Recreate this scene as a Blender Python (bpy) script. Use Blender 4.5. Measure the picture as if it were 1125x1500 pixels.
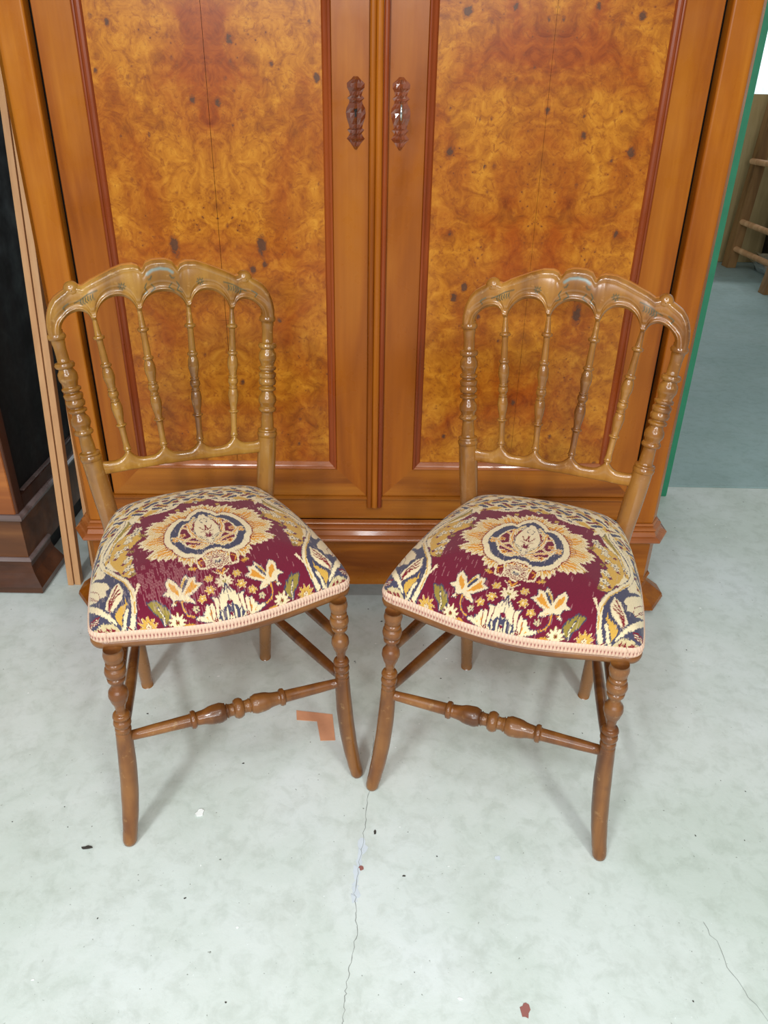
import bpy, math, random
import numpy as np
from mathutils import Vector, Matrix
for o in list(bpy.data.objects): bpy.data.objects.remove(o)
SC = bpy.context.scene; COL = SC.collection
R = math.radians
random.seed(7)

# ------------------------------------------------------------------ camera
F_PX, PITCH, ROLL, CAM_H = 1130.36, R(28.898), R(1.116), 1.2051
cd = bpy.data.cameras.new('camera'); cam = bpy.data.objects.new('camera', cd); COL.objects.link(cam)
cd.sensor_fit = 'HORIZONTAL'; cd.sensor_width = 36.0; cd.lens = 36.0 * F_PX / 1125.0
cd.clip_start = .02; cd.clip_end = 60
fw = Vector((0, math.cos(PITCH), -math.sin(PITCH))); dn = Vector((0, -math.sin(PITCH), -math.cos(PITCH))); ex = Vector((1, 0, 0))
rx = ex * math.cos(ROLL) - dn * math.sin(ROLL); dx = ex * math.sin(ROLL) + dn * math.cos(ROLL)
m = Matrix((rx, -dx, -fw)).transposed().to_4x4(); m.translation = Vector((0, 0, CAM_H)); cam.matrix_world = m
SC.camera = cam

# ------------------------------------------------------------------ light, exposure
SC.view_settings.view_transform = 'Standard'; SC.view_settings.look = 'None'
SC.view_settings.gamma = 1; SC.view_settings.use_curve_mapping = False
SC.view_settings.exposure = 0.14
w = bpy.data.worlds.new('hall_light'); SC.world = w; w.use_nodes = True
w.node_tree.nodes['Background'].inputs[0].default_value = (.80, .86, .84, 1)
w.node_tree.nodes['Background'].inputs[1].default_value = .34

def area(name, loc, sx, sy, power, col, rot=(0, 0, 0)):
    l = bpy.data.lights.new(name, 'AREA'); l.shape = 'RECTANGLE'; l.size = sx; l.size_y = sy; l.energy = power; l.color = col
    o = bpy.data.objects.new(name, l); COL.objects.link(o); o.location = loc; o.rotation_euler = rot; return o
area('tube_or_fill_light', (-.95, -1.0, 2.6), .14, .9, 50, (.90, .96, 1.0))
area('tube_or_fill_light', (1.0, -1.2, 2.6), .14, .9, 42, (.93, 1.0, .98))
area('tube_or_fill_light', (.0, .1, 2.6), 1.8, .1, 12, (.93, .98, 1.0))
area('tube_or_fill_light', (-.2, -2.8, 2.1), 3.0, .5, 100, (.92, .97, 1.0), (R(55), 0, 0))  # soft low front fill, added to brighten the floor under the seats
area('tube_or_fill_light', (3.2, 7.6, 2.9), 2.5, .4, 110, (.88, .95, 1.0), (R(35), 0, 0))  # unseen fill lamp added to brighten the far wall

# ------------------------------------------------------------------ helpers
def lin(c):
    return tuple((x / 255 / 12.92) if x / 255 <= .04045 else ((x / 255 + .055) / 1.055) ** 2.4 for x in c)
def c4(r, g, b): return lin((r, g, b)) + (1,)

def mesh_obj(name, verts, faces, mat=None, parent=None, smooth=False, loc=None):
    me = bpy.data.meshes.new(name)
    me.from_pydata([tuple(v) for v in verts], [], [tuple(f) for f in faces]); me.update()
    if smooth: me.polygons.foreach_set('use_smooth', [True] * len(me.polygons))
    if mat: me.materials.append(mat)
    o = bpy.data.objects.new(name, me); COL.objects.link(o)
    if parent: o.parent = parent
    if loc: o.location = loc
    return o

def grid_obj(name, P, mat=None, parent=None, wrapu=False, wrapv=False, color=None, attr='paint', smooth=True, caps=False):
    """P: (nu, nv, 3) array of points -> one mesh"""
    nu, nv, _ = P.shape
    idx = np.arange(nu * nv).reshape(nu, nv)
    a = np.vstack([idx, idx[:1]]) if wrapu else idx
    if wrapv: a = np.hstack([a, a[:, :1]])
    q = np.stack([a[:-1, :-1], a[1:, :-1], a[1:, 1:], a[:-1, 1:]], -1).reshape(-1, 4)
    me = bpy.data.meshes.new(name)
    fl = q.tolist()
    if caps and wrapv: fl += [list(range(nv))[::-1], list(range((nu - 1) * nv, nu * nv))]
    me.vertices.add(nu * nv); me.vertices.foreach_set('co', P.reshape(-1).astype(np.float32))
    ls = []; st = []; tot = []
    k = 0
    if not caps:
        me.loops.add(q.size); me.loops.foreach_set('vertex_index', q.reshape(-1).astype(np.int32))
        me.polygons.add(len(q)); me.polygons.foreach_set('loop_start', np.arange(0, q.size, 4, dtype=np.int32))
    else:
        for f in fl: st.append(k); k += len(f); ls += f
        me.loops.add(len(ls)); me.loops.foreach_set('vertex_index', np.array(ls, dtype=np.int32))
        me.polygons.add(len(fl)); me.polygons.foreach_set('loop_start', np.array(st, dtype=np.int32))
    me.update(calc_edges=True); me.validate()
    if smooth: me.polygons.foreach_set('use_smooth', [True] * len(me.polygons))
    if color is not None:
        ca = me.color_attributes.new(attr, 'FLOAT_COLOR', 'POINT')
        c = np.ones((nu * nv, 4), np.float32); c[:, :3] = color.reshape(-1, color.shape[-1])[:, :3]
        ca.data.foreach_set('color', c.reshape(-1))
    if mat: me.materials.append(mat)
    o = bpy.data.objects.new(name, me); COL.objects.link(o)
    if parent: o.parent = parent
    return o

def empty(name, loc, rz=0):
    o = bpy.data.objects.new(name, None); COL.objects.link(o); o.location = loc; o.rotation_euler = (0, 0, rz)
    o.empty_display_size = .05; return o
def tag(o, label=None, cat=None, group=None, kind=None):
    if label: o['label'] = label
    if cat: o['category'] = cat
    if group: o['group'] = group
    if kind: o['kind'] = kind
    return o

def tube(name, path, rad, mat, parent, n=20, round_end=True):
    """surface of revolution along a (curved) path; path (k,3), rad (k,)"""
    P = np.array(path, float); r = np.array(rad, float)
    T = np.gradient(P, axis=0); T /= np.linalg.norm(T, axis=1)[:, None] + 1e-12
    up = np.array([0, 1, 0.]) if abs(T[0][1]) < .8 else np.array([1., 0, 0])
    rings = []
    for i in range(len(P)):
        u = np.cross(up, T[i]); u /= np.linalg.norm(u); v = np.cross(T[i], u)
        a = np.linspace(0, 2 * np.pi, n, endpoint=False)
        rings.append(P[i] + r[i] * (np.cos(a)[:, None] * u + np.sin(a)[:, None] * v))
    return grid_obj(name, np.array(rings), mat, parent, wrapv=True, caps=True)

def smooth_prof(prof, sub=3):
    """profile list (s, r) densified with a rounded (cosine) blend"""
    s = [prof[0][0]]; r = [prof[0][1]]
    for (s0, r0), (s1, r1) in zip(prof[:-1], prof[1:]):
        for k in range(1, sub + 1):
            t = k / sub; s.append(s0 + (s1 - s0) * t); r.append(r0 + (r1 - r0) * (.5 - .5 * math.cos(math.pi * t)))
    return np.array(s), np.array(r)

def box(name, x0, x1, y0, y1, z0, z1, mat, parent=None, bev=.0015):
    b = min(bev, (x1 - x0) * .3, (y1 - y0) * .3, (z1 - z0) * .3)
    import bmesh
    bm = bmesh.new(); bmesh.ops.create_cube(bm, size=1)
    for v in bm.verts:
        v.co = Vector((x0 + (v.co.x + .5) * (x1 - x0), y0 + (v.co.y + .5) * (y1 - y0), z0 + (v.co.z + .5) * (z1 - z0)))
    bmesh.ops.bevel(bm, geom=bm.edges[:], offset=b, segments=2, affect='EDGES')
    me = bpy.data.meshes.new(name); bm.to_mesh(me); bm.free(); me.materials.append(mat)
    o = bpy.data.objects.new(name, me); COL.objects.link(o)
    if parent: o.parent = parent
    return o

def mitred(name, a, b, inw, prof, mat, parent, out=(0, -1, 0), m0=1, m1=1):
    """bar from a to b, profile points (w inward, d outward), ends cut at 45 degrees; w grows along inw"""
    a = np.array(a, float); b = np.array(b, float); t = (b - a) / np.linalg.norm(b - a); inw = np.array(inw, float); out = np.array(out, float)
    P = np.array([[a + inw * w_ + out * d + t * w_ * m0, b + inw * w_ + out * d - t * w_ * m1] for w_, d in prof])
    P = np.transpose(P, (1, 0, 2))
    V = P.reshape(-1, 3); n = len(prof)
    F = [(i, (i + 1) % n, n + (i + 1) % n, n + i) for i in range(n)] + [tuple(range(n))[::-1], tuple(range(n, 2 * n))]
    nrm = np.cross(V[1] - V[0], V[n] - V[0])
    return mesh_obj(name, V, F, mat, parent)

def offset_path(path, d):
    p = np.array(path, float); out = []
    for i in range(len(p)):
        ns = []
        if i > 0: t = p[i] - p[i - 1]; ns.append(np.array([t[1], -t[0]]) / np.linalg.norm(t))
        if i < len(p) - 1: t = p[i + 1] - p[i]; ns.append(np.array([t[1], -t[0]]) / np.linalg.norm(t))
        n = sum(ns); n /= np.linalg.norm(n); out.append(p[i] + n * d / max(.3, float(np.dot(n, ns[0]))))
    return np.array(out)
def sweep(name, path, prof, mat, parent, smooth=False):
    """closed profile (outward, z) swept along a plan path whose outside is on its right-hand side"""
    n = len(prof); rows = []
    for o_, z in prof:
        q = offset_path(path, o_); rows.append([(x, y, z) for x, y in q])
    P = np.array(rows).transpose(1, 0, 2)
    V = P.reshape(-1, 3); F = []
    for k in range(len(path) - 1):
        for i in range(n): F.append((k * n + i, k * n + (i + 1) % n, (k + 1) * n + (i + 1) % n, (k + 1) * n + i))
    F += [tuple(range(n))[::-1], tuple(range((len(path) - 1) * n, len(path) * n))]
    return mesh_obj(name, V, F, mat, parent, smooth)
def prism(name, pts, z0, z1, mat, parent=None):
    n = len(pts)
    V = [(x, y, z0) for x, y in pts] + [(x, y, z1) for x, y in pts]
    F = [(i, (i + 1) % n, n + (i + 1) % n, n + i) for i in range(n)] + [tuple(range(n))[::-1], tuple(range(n, 2 * n))]
    return mesh_obj(name, V, F, mat, parent)

# ------------------------------------------------------------------ materials
class NT:
    def __init__(s, name):
        s.m = bpy.data.materials.new(name); s.m.use_nodes = True; s.t = s.m.node_tree; s.b = s.t.nodes['Principled BSDF']
    def n(s, typ, **kw):
        nd = s.t.nodes.new(typ)
        for k, v in kw.items():
            if k.startswith('i_'):
                k = k[2:]; k = int(k) if k.isdigit() else k.replace('_', ' ')
                if hasattr(v, 'is_linked') or isinstance(v, bpy.types.NodeSocket): s.t.links.new(v, nd.inputs[k])
                else: nd.inputs[k].default_value = v
            else: setattr(nd, k, v)
        return nd
    def link(s, a, b): s.t.links.new(a, b)
    def coord(s, kind='Object', scale=(1, 1, 1), rot=(0, 0, 0), loc=(0, 0, 0)):
        tc = s.n('ShaderNodeTexCoord'); mp = s.n('ShaderNodeMapping'); s.link(tc.outputs[kind], mp.inputs[0])
        mp.inputs[1].default_value = loc; mp.inputs[2].default_value = rot; mp.inputs[3].default_value = scale; return mp.outputs[0]
    def noise(s, vec, scale, detail=4, rough=.6, dist=0):
        nd = s.n('ShaderNodeTexNoise', i_Scale=scale, i_Detail=detail, i_Roughness=rough, i_Distortion=dist); s.link(vec, nd.inputs['Vector']); return nd.outputs['Fac']
    def ramp(s, fac, stops, interp='LINEAR'):
        r = s.n('ShaderNodeValToRGB'); s.link(fac, r.inputs[0]); cr = r.color_ramp; cr.interpolation = interp
        while len(cr.elements) < len(stops): cr.elements.new(.5)
        for e, (p, c) in zip(cr.elements, stops): e.position = p; e.color = c if len(c) == 4 else tuple(c) + (1,)
        return r.outputs[0]
    def mix(s, fac, a, b, mode='MIX'):
        nd = s.n('ShaderNodeMix', data_type='RGBA', blend_type=mode)
        for v, k in ((fac, 0), (a, 6), (b, 7)):
            if isinstance(v, bpy.types.NodeSocket): s.link(v, nd.inputs[k])
            else: nd.inputs[k].default_value = v
        return nd.outputs[2]
    def math(s, op, a, b=0.0):
        nd = s.n('ShaderNodeMath', operation=op)
        for v, k in ((a, 0), (b, 1)):
            if isinstance(v, bpy.types.NodeSocket): s.link(v, nd.inputs[k])
            else: nd.inputs[k].default_value = v
        return nd.outputs[0]
    def bump(s, h, strength, dist=.001, prev=None):
        nd = s.n('ShaderNodeBump', i_Strength=strength, i_Distance=dist); s.link(h, nd.inputs['Height'])
        if prev is not None: s.link(prev, nd.inputs['Normal'])
        s.link(nd.outputs[0], s.b.inputs['Normal']); return nd.outputs[0]
    def out(s, col=None, rough=None, spec=.5, coat=0, coatr=.1):
        if col is not None:
            if isinstance(col, bpy.types.NodeSocket): s.link(col, s.b.inputs['Base Color'])
            else: s.b.inputs['Base Color'].default_value = col
        if rough is not None:
            if isinstance(rough, bpy.types.NodeSocket): s.link(rough, s.b.inputs['Roughness'])
            else: s.b.inputs['Roughness'].default_value = rough
        s.b.inputs['Specular IOR Level'].default_value = spec
        s.b.inputs['Coat Weight'].default_value = coat; s.b.inputs['Coat Roughness'].default_value = coatr
        return s.m
BLK = (0, 0, 0, 1); WHT = (1, 1, 1, 1)

def wood(name, c_light, c_mid, c_dark, grain='z', rough=.3, coat=.3, spec=.4, seed=0.0, wear=0.0, fine=1.0):
    k = NT(name); sc = {'z': (9, 9, 1.0), 'x': (1.0, 9, 9), 'y': (9, 1.0, 9)}[grain]
    v = k.coord(scale=sc, loc=(seed, seed * .7, seed * 1.3))
    f1 = k.noise(v, 1.6, 5, .55, .6)
    sc2 = tuple(q * 9 if q > 2 else q * 1.5 for q in sc)
    f2 = k.noise(k.coord(scale=sc2), 1.5, 3, .6)
    c = k.ramp(f1, [(.28, c_dark), (.5, c_mid), (.72, c_light)])
    c = k.mix(k.math('MULTIPLY', f2, .30 * fine), c, k.mix(1, c, c4(150, 95, 60), 'MULTIPLY'))
    if wear:
        n = k.noise(k.coord(scale=(1, 1, 1)), 60, 5, .7)
        mk = k.ramp(n, [(.60, BLK), (.68, WHT)])
        n2 = k.noise(k.coord(scale=(1, 1, .45)), 22, 4, .7)
        c = k.mix(k.math('MULTIPLY', mk, wear), c, c4(205, 165, 110))
        c = k.mix(k.math('MULTIPLY', k.ramp(n2, [(.60, BLK), (.70, WHT)]), .45), c, c4(96, 58, 30))
    if wear:
        big = k.noise(k.coord(), 6, 4, .65)
        c = k.mix(k.ramp(big, [(.38, (.8, .8, .8, 1)), (.58, BLK)]), c, k.mix(1, c, c4(206, 178, 150), 'MULTIPLY'))
        oi = k.n('ShaderNodeObjectInfo'); c = k.mix(1, c, oi.outputs['Color'], 'MULTIPLY')
    r = k.ramp(k.noise(k.coord(), 14, 3), [(.3, (rough * .75,) * 3), (.7, (rough * 1.3,) * 3)])
    k.out(c, r, spec, coat, .12)
    k.bump(f2, .15, .0006); return k.m

HONEY = (c4(174, 102, 22), c4(154, 82, 13), c4(124, 59, 7))
M = {}
M['wood_v'] = wood('honey_wood_upright_grain', *HONEY, 'z', .30, .06, .22)
M['wood_v2'] = wood('honey_wood_pilaster', c4(184, 112, 28), c4(166, 92, 17), c4(140, 70, 10), 'z', .30, .06, .22, seed=3.1)
M['wood_h'] = wood('honey_wood_level_grain', c4(184, 114, 34), c4(162, 92, 22), c4(118, 58, 12), 'x', .30, .06, .22, seed=1.2, fine=2.0)
M['wood_mould'] = wood('red_brown_moulding_wood', c4(156, 74, 22), c4(136, 58, 15), c4(110, 44, 10), 'z', .30, .1, .3, seed=5)
M['wood_mould_h'] = wood('brown_moulding_wood_level', c4(188, 116, 56), c4(166, 92, 40), c4(132, 66, 26), 'x', .27, .5, .5, seed=6)
M['wood_side'] = wood('wardrobe_side_wood', *HONEY, 'z', .30, .06, .22, seed=8)
M['dark_v'] = wood('dark_walnut_upright', c4(98, 54, 30), c4(74, 38, 20), c4(48, 24, 14), 'z', .4, .2, seed=9)
M['dark_h'] = wood('dark_walnut_level', c4(112, 66, 38), c4(86, 48, 26), c4(54, 30, 18), 'x', .38, .25, seed=10)
M['black_v'] = wood('near_black_wood', c4(30, 20, 15), c4(20, 13, 10), c4(12, 8, 6), 'z', .7, 0, seed=11)  # near-black wood for backing, cabinet side and base, and rack interior
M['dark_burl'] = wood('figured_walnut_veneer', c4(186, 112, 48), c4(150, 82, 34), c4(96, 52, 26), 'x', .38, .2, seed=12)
M['plinth_burl'] = wood('dull_walnut_plinth_veneer', c4(132, 84, 46), c4(104, 62, 34), c4(66, 40, 24), 'x', .42, .15, seed=22)
M['pale_plank'] = wood('pale_softwood', c4(222, 176, 128), c4(206, 156, 108), c4(186, 134, 88), 'z', .6, 0, seed=13)
M['brown_plank'] = wood('brown_softwood', c4(160, 104, 62), c4(136, 84, 46), c4(110, 64, 34), 'z', .6, 0, seed=14)
M['chair_back'] = wood('ochre_painted_wood', c4(186, 140, 62), c4(158, 110, 40), c4(106, 66, 24), 'z', .25, .5, .45, seed=15, wear=.35)
M['chair_leg'] = wood('brown_turned_wood', c4(160, 108, 54), c4(132, 83, 37), c4(88, 50, 22), 'z', .33, .25, .4, seed=16, wear=.22)
M['chair_rail'] = wood('brown_seat_rail_wood', c4(160, 110, 60), c4(138, 90, 44), c4(106, 64, 30), 'x', .38, .2, seed=17, wear=.15)
M['old_wood'] = wood('old_tan_wood', c4(176, 134, 84), c4(146, 106, 62), c4(108, 76, 42), 'z', .6, 0, seed=18)
M['tan_board'] = wood('tan_board', c4(214, 190, 140), c4(200, 174, 122), c4(176, 150, 100), 'z', .7, 0, seed=19)
def plain(name, c, rough=.5, metal=0, spec=.5):
    k = NT(name); n = k.noise(k.coord(), 30, 3)
    cc = k.mix(n, tuple(q * .82 for q in c[:3]) + (1,), tuple(min(1, q * 1.15) for q in c[:3]) + (1,))
    k.out(cc, rough, spec); k.b.inputs['Metallic'].default_value = metal; return k.m
M['green'] = plain('green_paint', c4(38, 128, 92), .5)
M['dark_hole'] = plain('keyhole_shadow_black', c4(16, 10, 8), .8)
M['chrome'] = plain('polished_steel', c4(200, 200, 198), .16, 1)
M['tape'] = plain('orange_brown_tape', c4(220, 156, 118), .6)
M['chip'] = plain('white_paint_flake', c4(240, 240, 236), .6)
M['grit'] = plain('dark_grit', c4(60, 54, 48), .8)
M['rust'] = plain('reddish_stain', c4(150, 92, 84), .8)
M['lilac'] = plain('old_lilac_paint_trace', c4(204, 210, 216), .8)
M['wall'] = plain('white_wall_paint', c4(214, 222, 226), .8)
M['escutcheon'] = wood('carved_dark_mahogany', c4(160, 88, 52), c4(128, 62, 34), c4(84, 38, 20), 'z', .16, 1.0, .8, seed=20)
M['crackline'] = plain('crack_grey', c4(138, 140, 134), .8)
k = NT('clear_plastic_film'); k.out(c4(225, 232, 235), .12, .6); k.b.inputs['Transmission Weight'].default_value = .75; M['plastic'] = k.m

# burl veneer: swirling figure, tiny eyes, dark knots given by the knot attribute
k = NT('burl_veneer'); uv = k.n('ShaderNodeUVMap', uv_map='UVMap').outputs[0]
def mp(sc, loc=(0, 0, 0)):
    q = k.n('ShaderNodeMapping'); k.link(uv, q.inputs[0]); q.inputs[3].default_value = sc; q.inputs[1].default_value = loc; return q.outputs[0]
n1 = k.noise(mp((1, 1, 1)), 4.5, 6, .62, .8)
n2 = k.noise(mp((1, 1, 1), (3, 5, 0)), 24, 7, .72, 1.1)
n3 = k.noise(mp((1, 1, 1), (7, 1, 0)), 60, 5, .7, 1.4)
c = k.ramp(n2, [(.30, c4(132, 70, 14)), (.43, c4(162, 93, 17)), (.54, c4(180, 110, 24)), (.70, c4(198, 132, 38))])
c = k.mix(k.ramp(n1, [(.36, WHT), (.56, BLK)]), c, k.mix(1, c, c4(214, 168, 130), 'MULTIPLY'))
c = k.mix(k.ramp(n3, [(.34, (.7, .7, .7, 1)), (.47, BLK)]), c, c4(128, 60, 14))
vo = k.n('ShaderNodeTexVoronoi', feature='F1', i_Scale=85.0, i_Randomness=1.0)
wv = k.n('ShaderNodeVectorMath', operation='ADD'); k.link(mp((1, 1, 1)), wv.inputs[0])
nz = k.n('ShaderNodeTexNoise', i_Scale=40.0, i_Detail=3.0); k.link(uv, nz.inputs['Vector'])
sc_ = k.n('ShaderNodeVectorMath', operation='SCALE'); k.link(nz.outputs['Color'], sc_.inputs[0]); sc_.inputs['Scale'].default_value = .012
k.link(sc_.outputs[0], wv.inputs[1]); k.link(wv.outputs[0], vo.inputs['Vector'])
gate = k.ramp(k.noise(mp((1, 1, 1), (2, 9, 0)), 9, 3, .6), [(.50, BLK), (.62, WHT)])
eye = k.math('MULTIPLY', k.ramp(vo.outputs['Distance'], [(.08, WHT), (.17, BLK)]), gate)
halo = k.math('MULTIPLY', k.ramp(vo.outputs['Distance'], [(.14, (.5, .5, .5, 1)), (.38, BLK)]), gate)
c = k.mix(halo, c, c4(140, 72, 22)); c = k.mix(eye, c, c4(92, 44, 22))
at = k.n('ShaderNodeAttribute', attribute_name='paint')
kn = k.math('ADD', k.n('ShaderNodeSeparateColor', i_0=at.outputs['Color']).outputs[0], k.math('MULTIPLY', k.math('SUBTRACT', n3, .5), 2.1))
c = k.mix(k.ramp(kn, [(.30, BLK), (.60, (.6, .6, .6, 1))]), c, c4(120, 56, 20))
c = k.mix(k.ramp(kn, [(.66, BLK), (.86, WHT)]), c, k.mix(n3, c4(44, 24, 18), c4(112, 70, 46)))
k.out(c, .30, .22, .08, .15); k.bump(n3, .06, .0006); M['burl'] = k.m

# tapestry: woven colour from the painted point attribute + ribs
k = NT('tapestry_weave'); at = k.n('ShaderNodeAttribute', attribute_name='paint')
wav = k.n('ShaderNodeTexWave', wave_type='BANDS', bands_direction='X', i_Scale=160.0, i_Distortion=.6, i_Detail=1.0); k.link(k.coord(), wav.inputs['Vector'])
nf = k.noise(k.coord(scale=(1, .25, 1)), 900, 2)
c = k.mix(k.math('MULTIPLY', wav.outputs['Fac'], .22), at.outputs['Color'], k.mix(1, at.outputs['Color'], c4(130, 120, 120), 'MULTIPLY'))
c = k.mix(k.math('MULTIPLY', nf, .2), c, k.mix(1, c, c4(150, 140, 140), 'MULTIPLY'))
k.out(c, .85, .2); k.b.inputs['Sheen Weight'].default_value = .15
k.bump(wav.outputs['Fac'], .5, .0006); M['tapestry'] = k.m
k = NT('braid_trim'); at = k.n('ShaderNodeAttribute', attribute_name='paint'); k.out(at.outputs['Color'], .8, .2); M['gimp'] = k.m
k = NT('crest_wood_painted')
# ochre crest with painted strokes
base = M['chair_back']
def crest_mat():
    m_ = base.copy(); m_.name = 'ochre_crest_with_painted_strokes'; t = m_.node_tree; b = t.nodes['Principled BSDF']
    src = b.inputs['Base Color'].links[0].from_socket
    a_ = t.nodes.new('ShaderNodeAttribute'); a_.attribute_name = 'paint'; sp = t.nodes.new('ShaderNodeSeparateColor'); t.links.new(a_.outputs['Color'], sp.inputs[0])
    def mx(f, s_, col):
        x = t.nodes.new('ShaderNodeMix'); x.data_type = 'RGBA'; t.links.new(f, x.inputs[0]); t.links.new(s_, x.inputs[6]); x.inputs[7].default_value = col; return x.outputs[2]
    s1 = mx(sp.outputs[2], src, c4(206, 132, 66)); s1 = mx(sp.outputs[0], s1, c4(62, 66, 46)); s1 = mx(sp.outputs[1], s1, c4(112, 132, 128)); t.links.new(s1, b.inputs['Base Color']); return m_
M['crest'] = crest_mat()

# floor
def floor_mat(name, c0, c1, c2):
    k = NT(name); v = k.coord()
    a = k.noise(v, 1.7, 6, .6, .3); b = k.noise(v, 9, 6, .7); s_ = k.noise(v, 120, 3, .6); s2 = k.noise(k.coord(scale=(1, 1.6, 1)), 38, 5, .75)
    c = k.ramp(a, [(.3, c0), (.5, c1), (.7, c2)])
    c = k.mix(k.ramp(b, [(.30, (.35, .35, .35, 1)), (.5, BLK)]), c, k.mix(1, c, c4(222, 222, 216), 'MULTIPLY'))
    c = k.mix(k.ramp(s_, [(.24, WHT), (.31, BLK)]), c, c4(120, 122, 112))
    c = k.mix(k.ramp(s2, [(.69, BLK), (.76, (.7, .7, .7, 1))]), c, c4(128, 124, 112))
    c = k.mix(k.ramp(s_, [(.70, BLK), (.76, (.6, .6, .6, 1))]), c, c4(236, 240, 238))
    k.out(c, k.ramp(b, [(.3, (.5,) * 3), (.7, (.72,) * 3)]), .3)
    g1 = k.noise(v, 26, 5, .7, .4); g2 = k.noise(v, 4.0, 5, .65, .5)
    c = k.mix(k.ramp(g1, [(.36, (.6, .6, .6, 1)), (.52, BLK)]), c, k.mix(1, c, c4(234, 235, 232), 'MULTIPLY'))
    c = k.mix(k.ramp(g2, [(.38, (.5, .5, .5, 1)), (.56, BLK)]), c, k.mix(1, c, c4(236, 240, 235), 'MULTIPLY'))
    k.link(c, k.b.inputs['Base Color'])
    h = k.bump(b, .25, .003); k.bump(s_, .22, .0008, h); return k.m
M['floor'] = floor_mat('pale_green_grey_concrete', c4(200, 207, 198), c4(209, 214, 208), c4(217, 221, 219))
M['floor_far'] = floor_mat('blue_grey_concrete', c4(150, 170, 168), c4(158, 178, 176), c4(166, 184, 182))

# ------------------------------------------------------------------ setting
fl = box('floor', -4, 4.5, -3.0, 2.408, -.12, 0, M['floor'], bev=.004); tag(fl, 'pale green grey concrete floor slab with a fine crack under the two chairs', kind='structure')
fl2 = box('floor', -4, 6.5, 2.4135, 9.0, -.12, -.001, M['floor_far'], bev=.004); tag(fl2, 'blue grey concrete floor slab beyond the joint', kind='structure')
sb = box('floor_joint_filler', -4, 4.5, 2.4, 2.42, -.11, -.006, M['grit'], fl2, 0)
wb = box('wall_back', -4, 6.5, 9.0, 9.15, -.1, 3.3, M['wall'], bev=.002); tag(wb, kind='structure')
bb = box('baseboard_back', -4, 6.5, 8.985, 9.0, 0, .09, M['wall'], bev=.002); tag(bb, kind='structure')

def ribbon(name, pts, w_, mat, parent, z=.0006, jit=.002, sub=8, seed=1):
    rs = random.Random(seed); V = []; F = []
    P = []
    for (x0, y0), (x1, y1) in zip(pts[:-1], pts[1:]):
        for k_ in range(sub):
            t = k_ / sub; P.append((x0 + (x1 - x0) * t + rs.uniform(-jit, jit), y0 + (y1 - y0) * t + rs.uniform(-jit, jit)))
    P.append(pts[-1])
    for i, (x, y) in enumerate(P):
        a_ = P[max(0, i - 1)]; b_ = P[min(len(P) - 1, i + 1)]; d = Vector((b_[0] - a_[0], b_[1] - a_[1])).normalized()
        ww = w_ * rs.uniform(.35, 1.25) / 2
        V += [(x - d.y * ww, y + d.x * ww, z), (x + d.y * ww, y - d.x * ww, z)]
    F = [(2 * i, 2 * i + 1, 2 * i + 3, 2 * i + 2) for i in range(len(P) - 1)]
    return mesh_obj(name, V, F, mat, parent)
def blob(name, x, y, r, mat, parent=None, z=.0005, h=0, seed=1, n=11, asp=1.0):
    rs = random.Random(seed); a = [2 * math.pi * i / n for i in range(n)]
    rr = [r * rs.uniform(.55, 1.2) for _ in a]
    top = [(x + q * math.cos(t) * asp, y + q * math.sin(t), z + h + (rs.uniform(-.3, .3) * h)) for q, t in zip(rr, a)]
    if h == 0: return mesh_obj(name, top, [tuple(range(n))], mat, parent)
    bot = [(px_, py_, z) for px_, py_, _ in top]
    return mesh_obj(name, bot + top, [(i, (i + 1) % n, n + (i + 1) % n, n + i) for i in range(n)] + [tuple(range(n, 2 * n)), tuple(range(n))[::-1]], mat, parent)
ribbon('floor_crack', [(-.012, 1.20), (-.019, 1.045), (-.028, .93), (-.037, .835), (-.031, .763), (-.043, .686), (-.045, .627), (-.06, .50)], .0010, M['crackline'], fl, jit=.0022, sub=12)
ribbon('floor_crack', [(-.60, .70), (-.585, .66), (-.60, .60), (-.59, .52)], .0008, M['crackline'], fl, seed=3, jit=.003)
ribbon('floor_crack', [(.545, .80), (.56, .70), (.60, .60)], .0008, M['crackline'], fl, seed=4, jit=.004)
ribbon('paint_trace', [(-.026, .945), (-.030, .90), (-.037, .86), (-.036, .82)], .014, M['lilac'], fl, z=.0004, seed=8, jit=.003)
blob('floor_stain', -.028, .885, .0045, M['rust'], fl, .0008, seed=5)
blob('floor_stain', .225, .652, .013, M['rust'], fl, .0008, seed=6, asp=.6)
blob('floor_stain', -.005, .96, .007, M['grit'], fl, .0007, seed=16, asp=.4)
blob('floor_stain', .215, .95 - .04, .0055, M['lilac'], fl, .0007, seed=17)
for i in range(150):
    x = random.uniform(-1.1, 1.3); y = random.uniform(.55, 2.35)
    blob('floor_speck', x, y, random.uniform(.0008, .0026), M['grit'] if random.random() < .62 else M['chip'], fl, .0007, seed=i + 40, n=7, asp=random.uniform(.5, 1.8))

# loose bits lying on the floor
t = blob('paper_flake', -.335, .995, .0085, M['chip'], None, .0006, .0025, seed=21, n=9); tag(t, 'white paint flake on the floor under the left chair front stretcher', 'flake')
t = blob('dry_leaf_bit', -.522, .915, .0042, M['grit'], None, .0006, .0014, seed=23, n=9, asp=2.4); tag(t, 'small dark curled scrap on the floor left of the left chair foot', 'scrap')
V = [(-.184, 1.272, .0004), (-.104, 1.262, .0004), (-.093, 1.186, .0004), (-.124, 1.184, .0004), (-.136, 1.240, .0004), (-.180, 1.243, .0004)]
t = mesh_obj('floor_tape', V + [(x, y, .0012) for x, y, _ in V], [(0, 1, 7, 6), (1, 2, 8, 7), (2, 3, 9, 8), (3, 4, 10, 9), (4, 5, 11, 10), (5, 0, 6, 11), (6, 7, 8, 9, 10, 11), (5, 4, 3, 2, 1, 0)], M['tape'])
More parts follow.
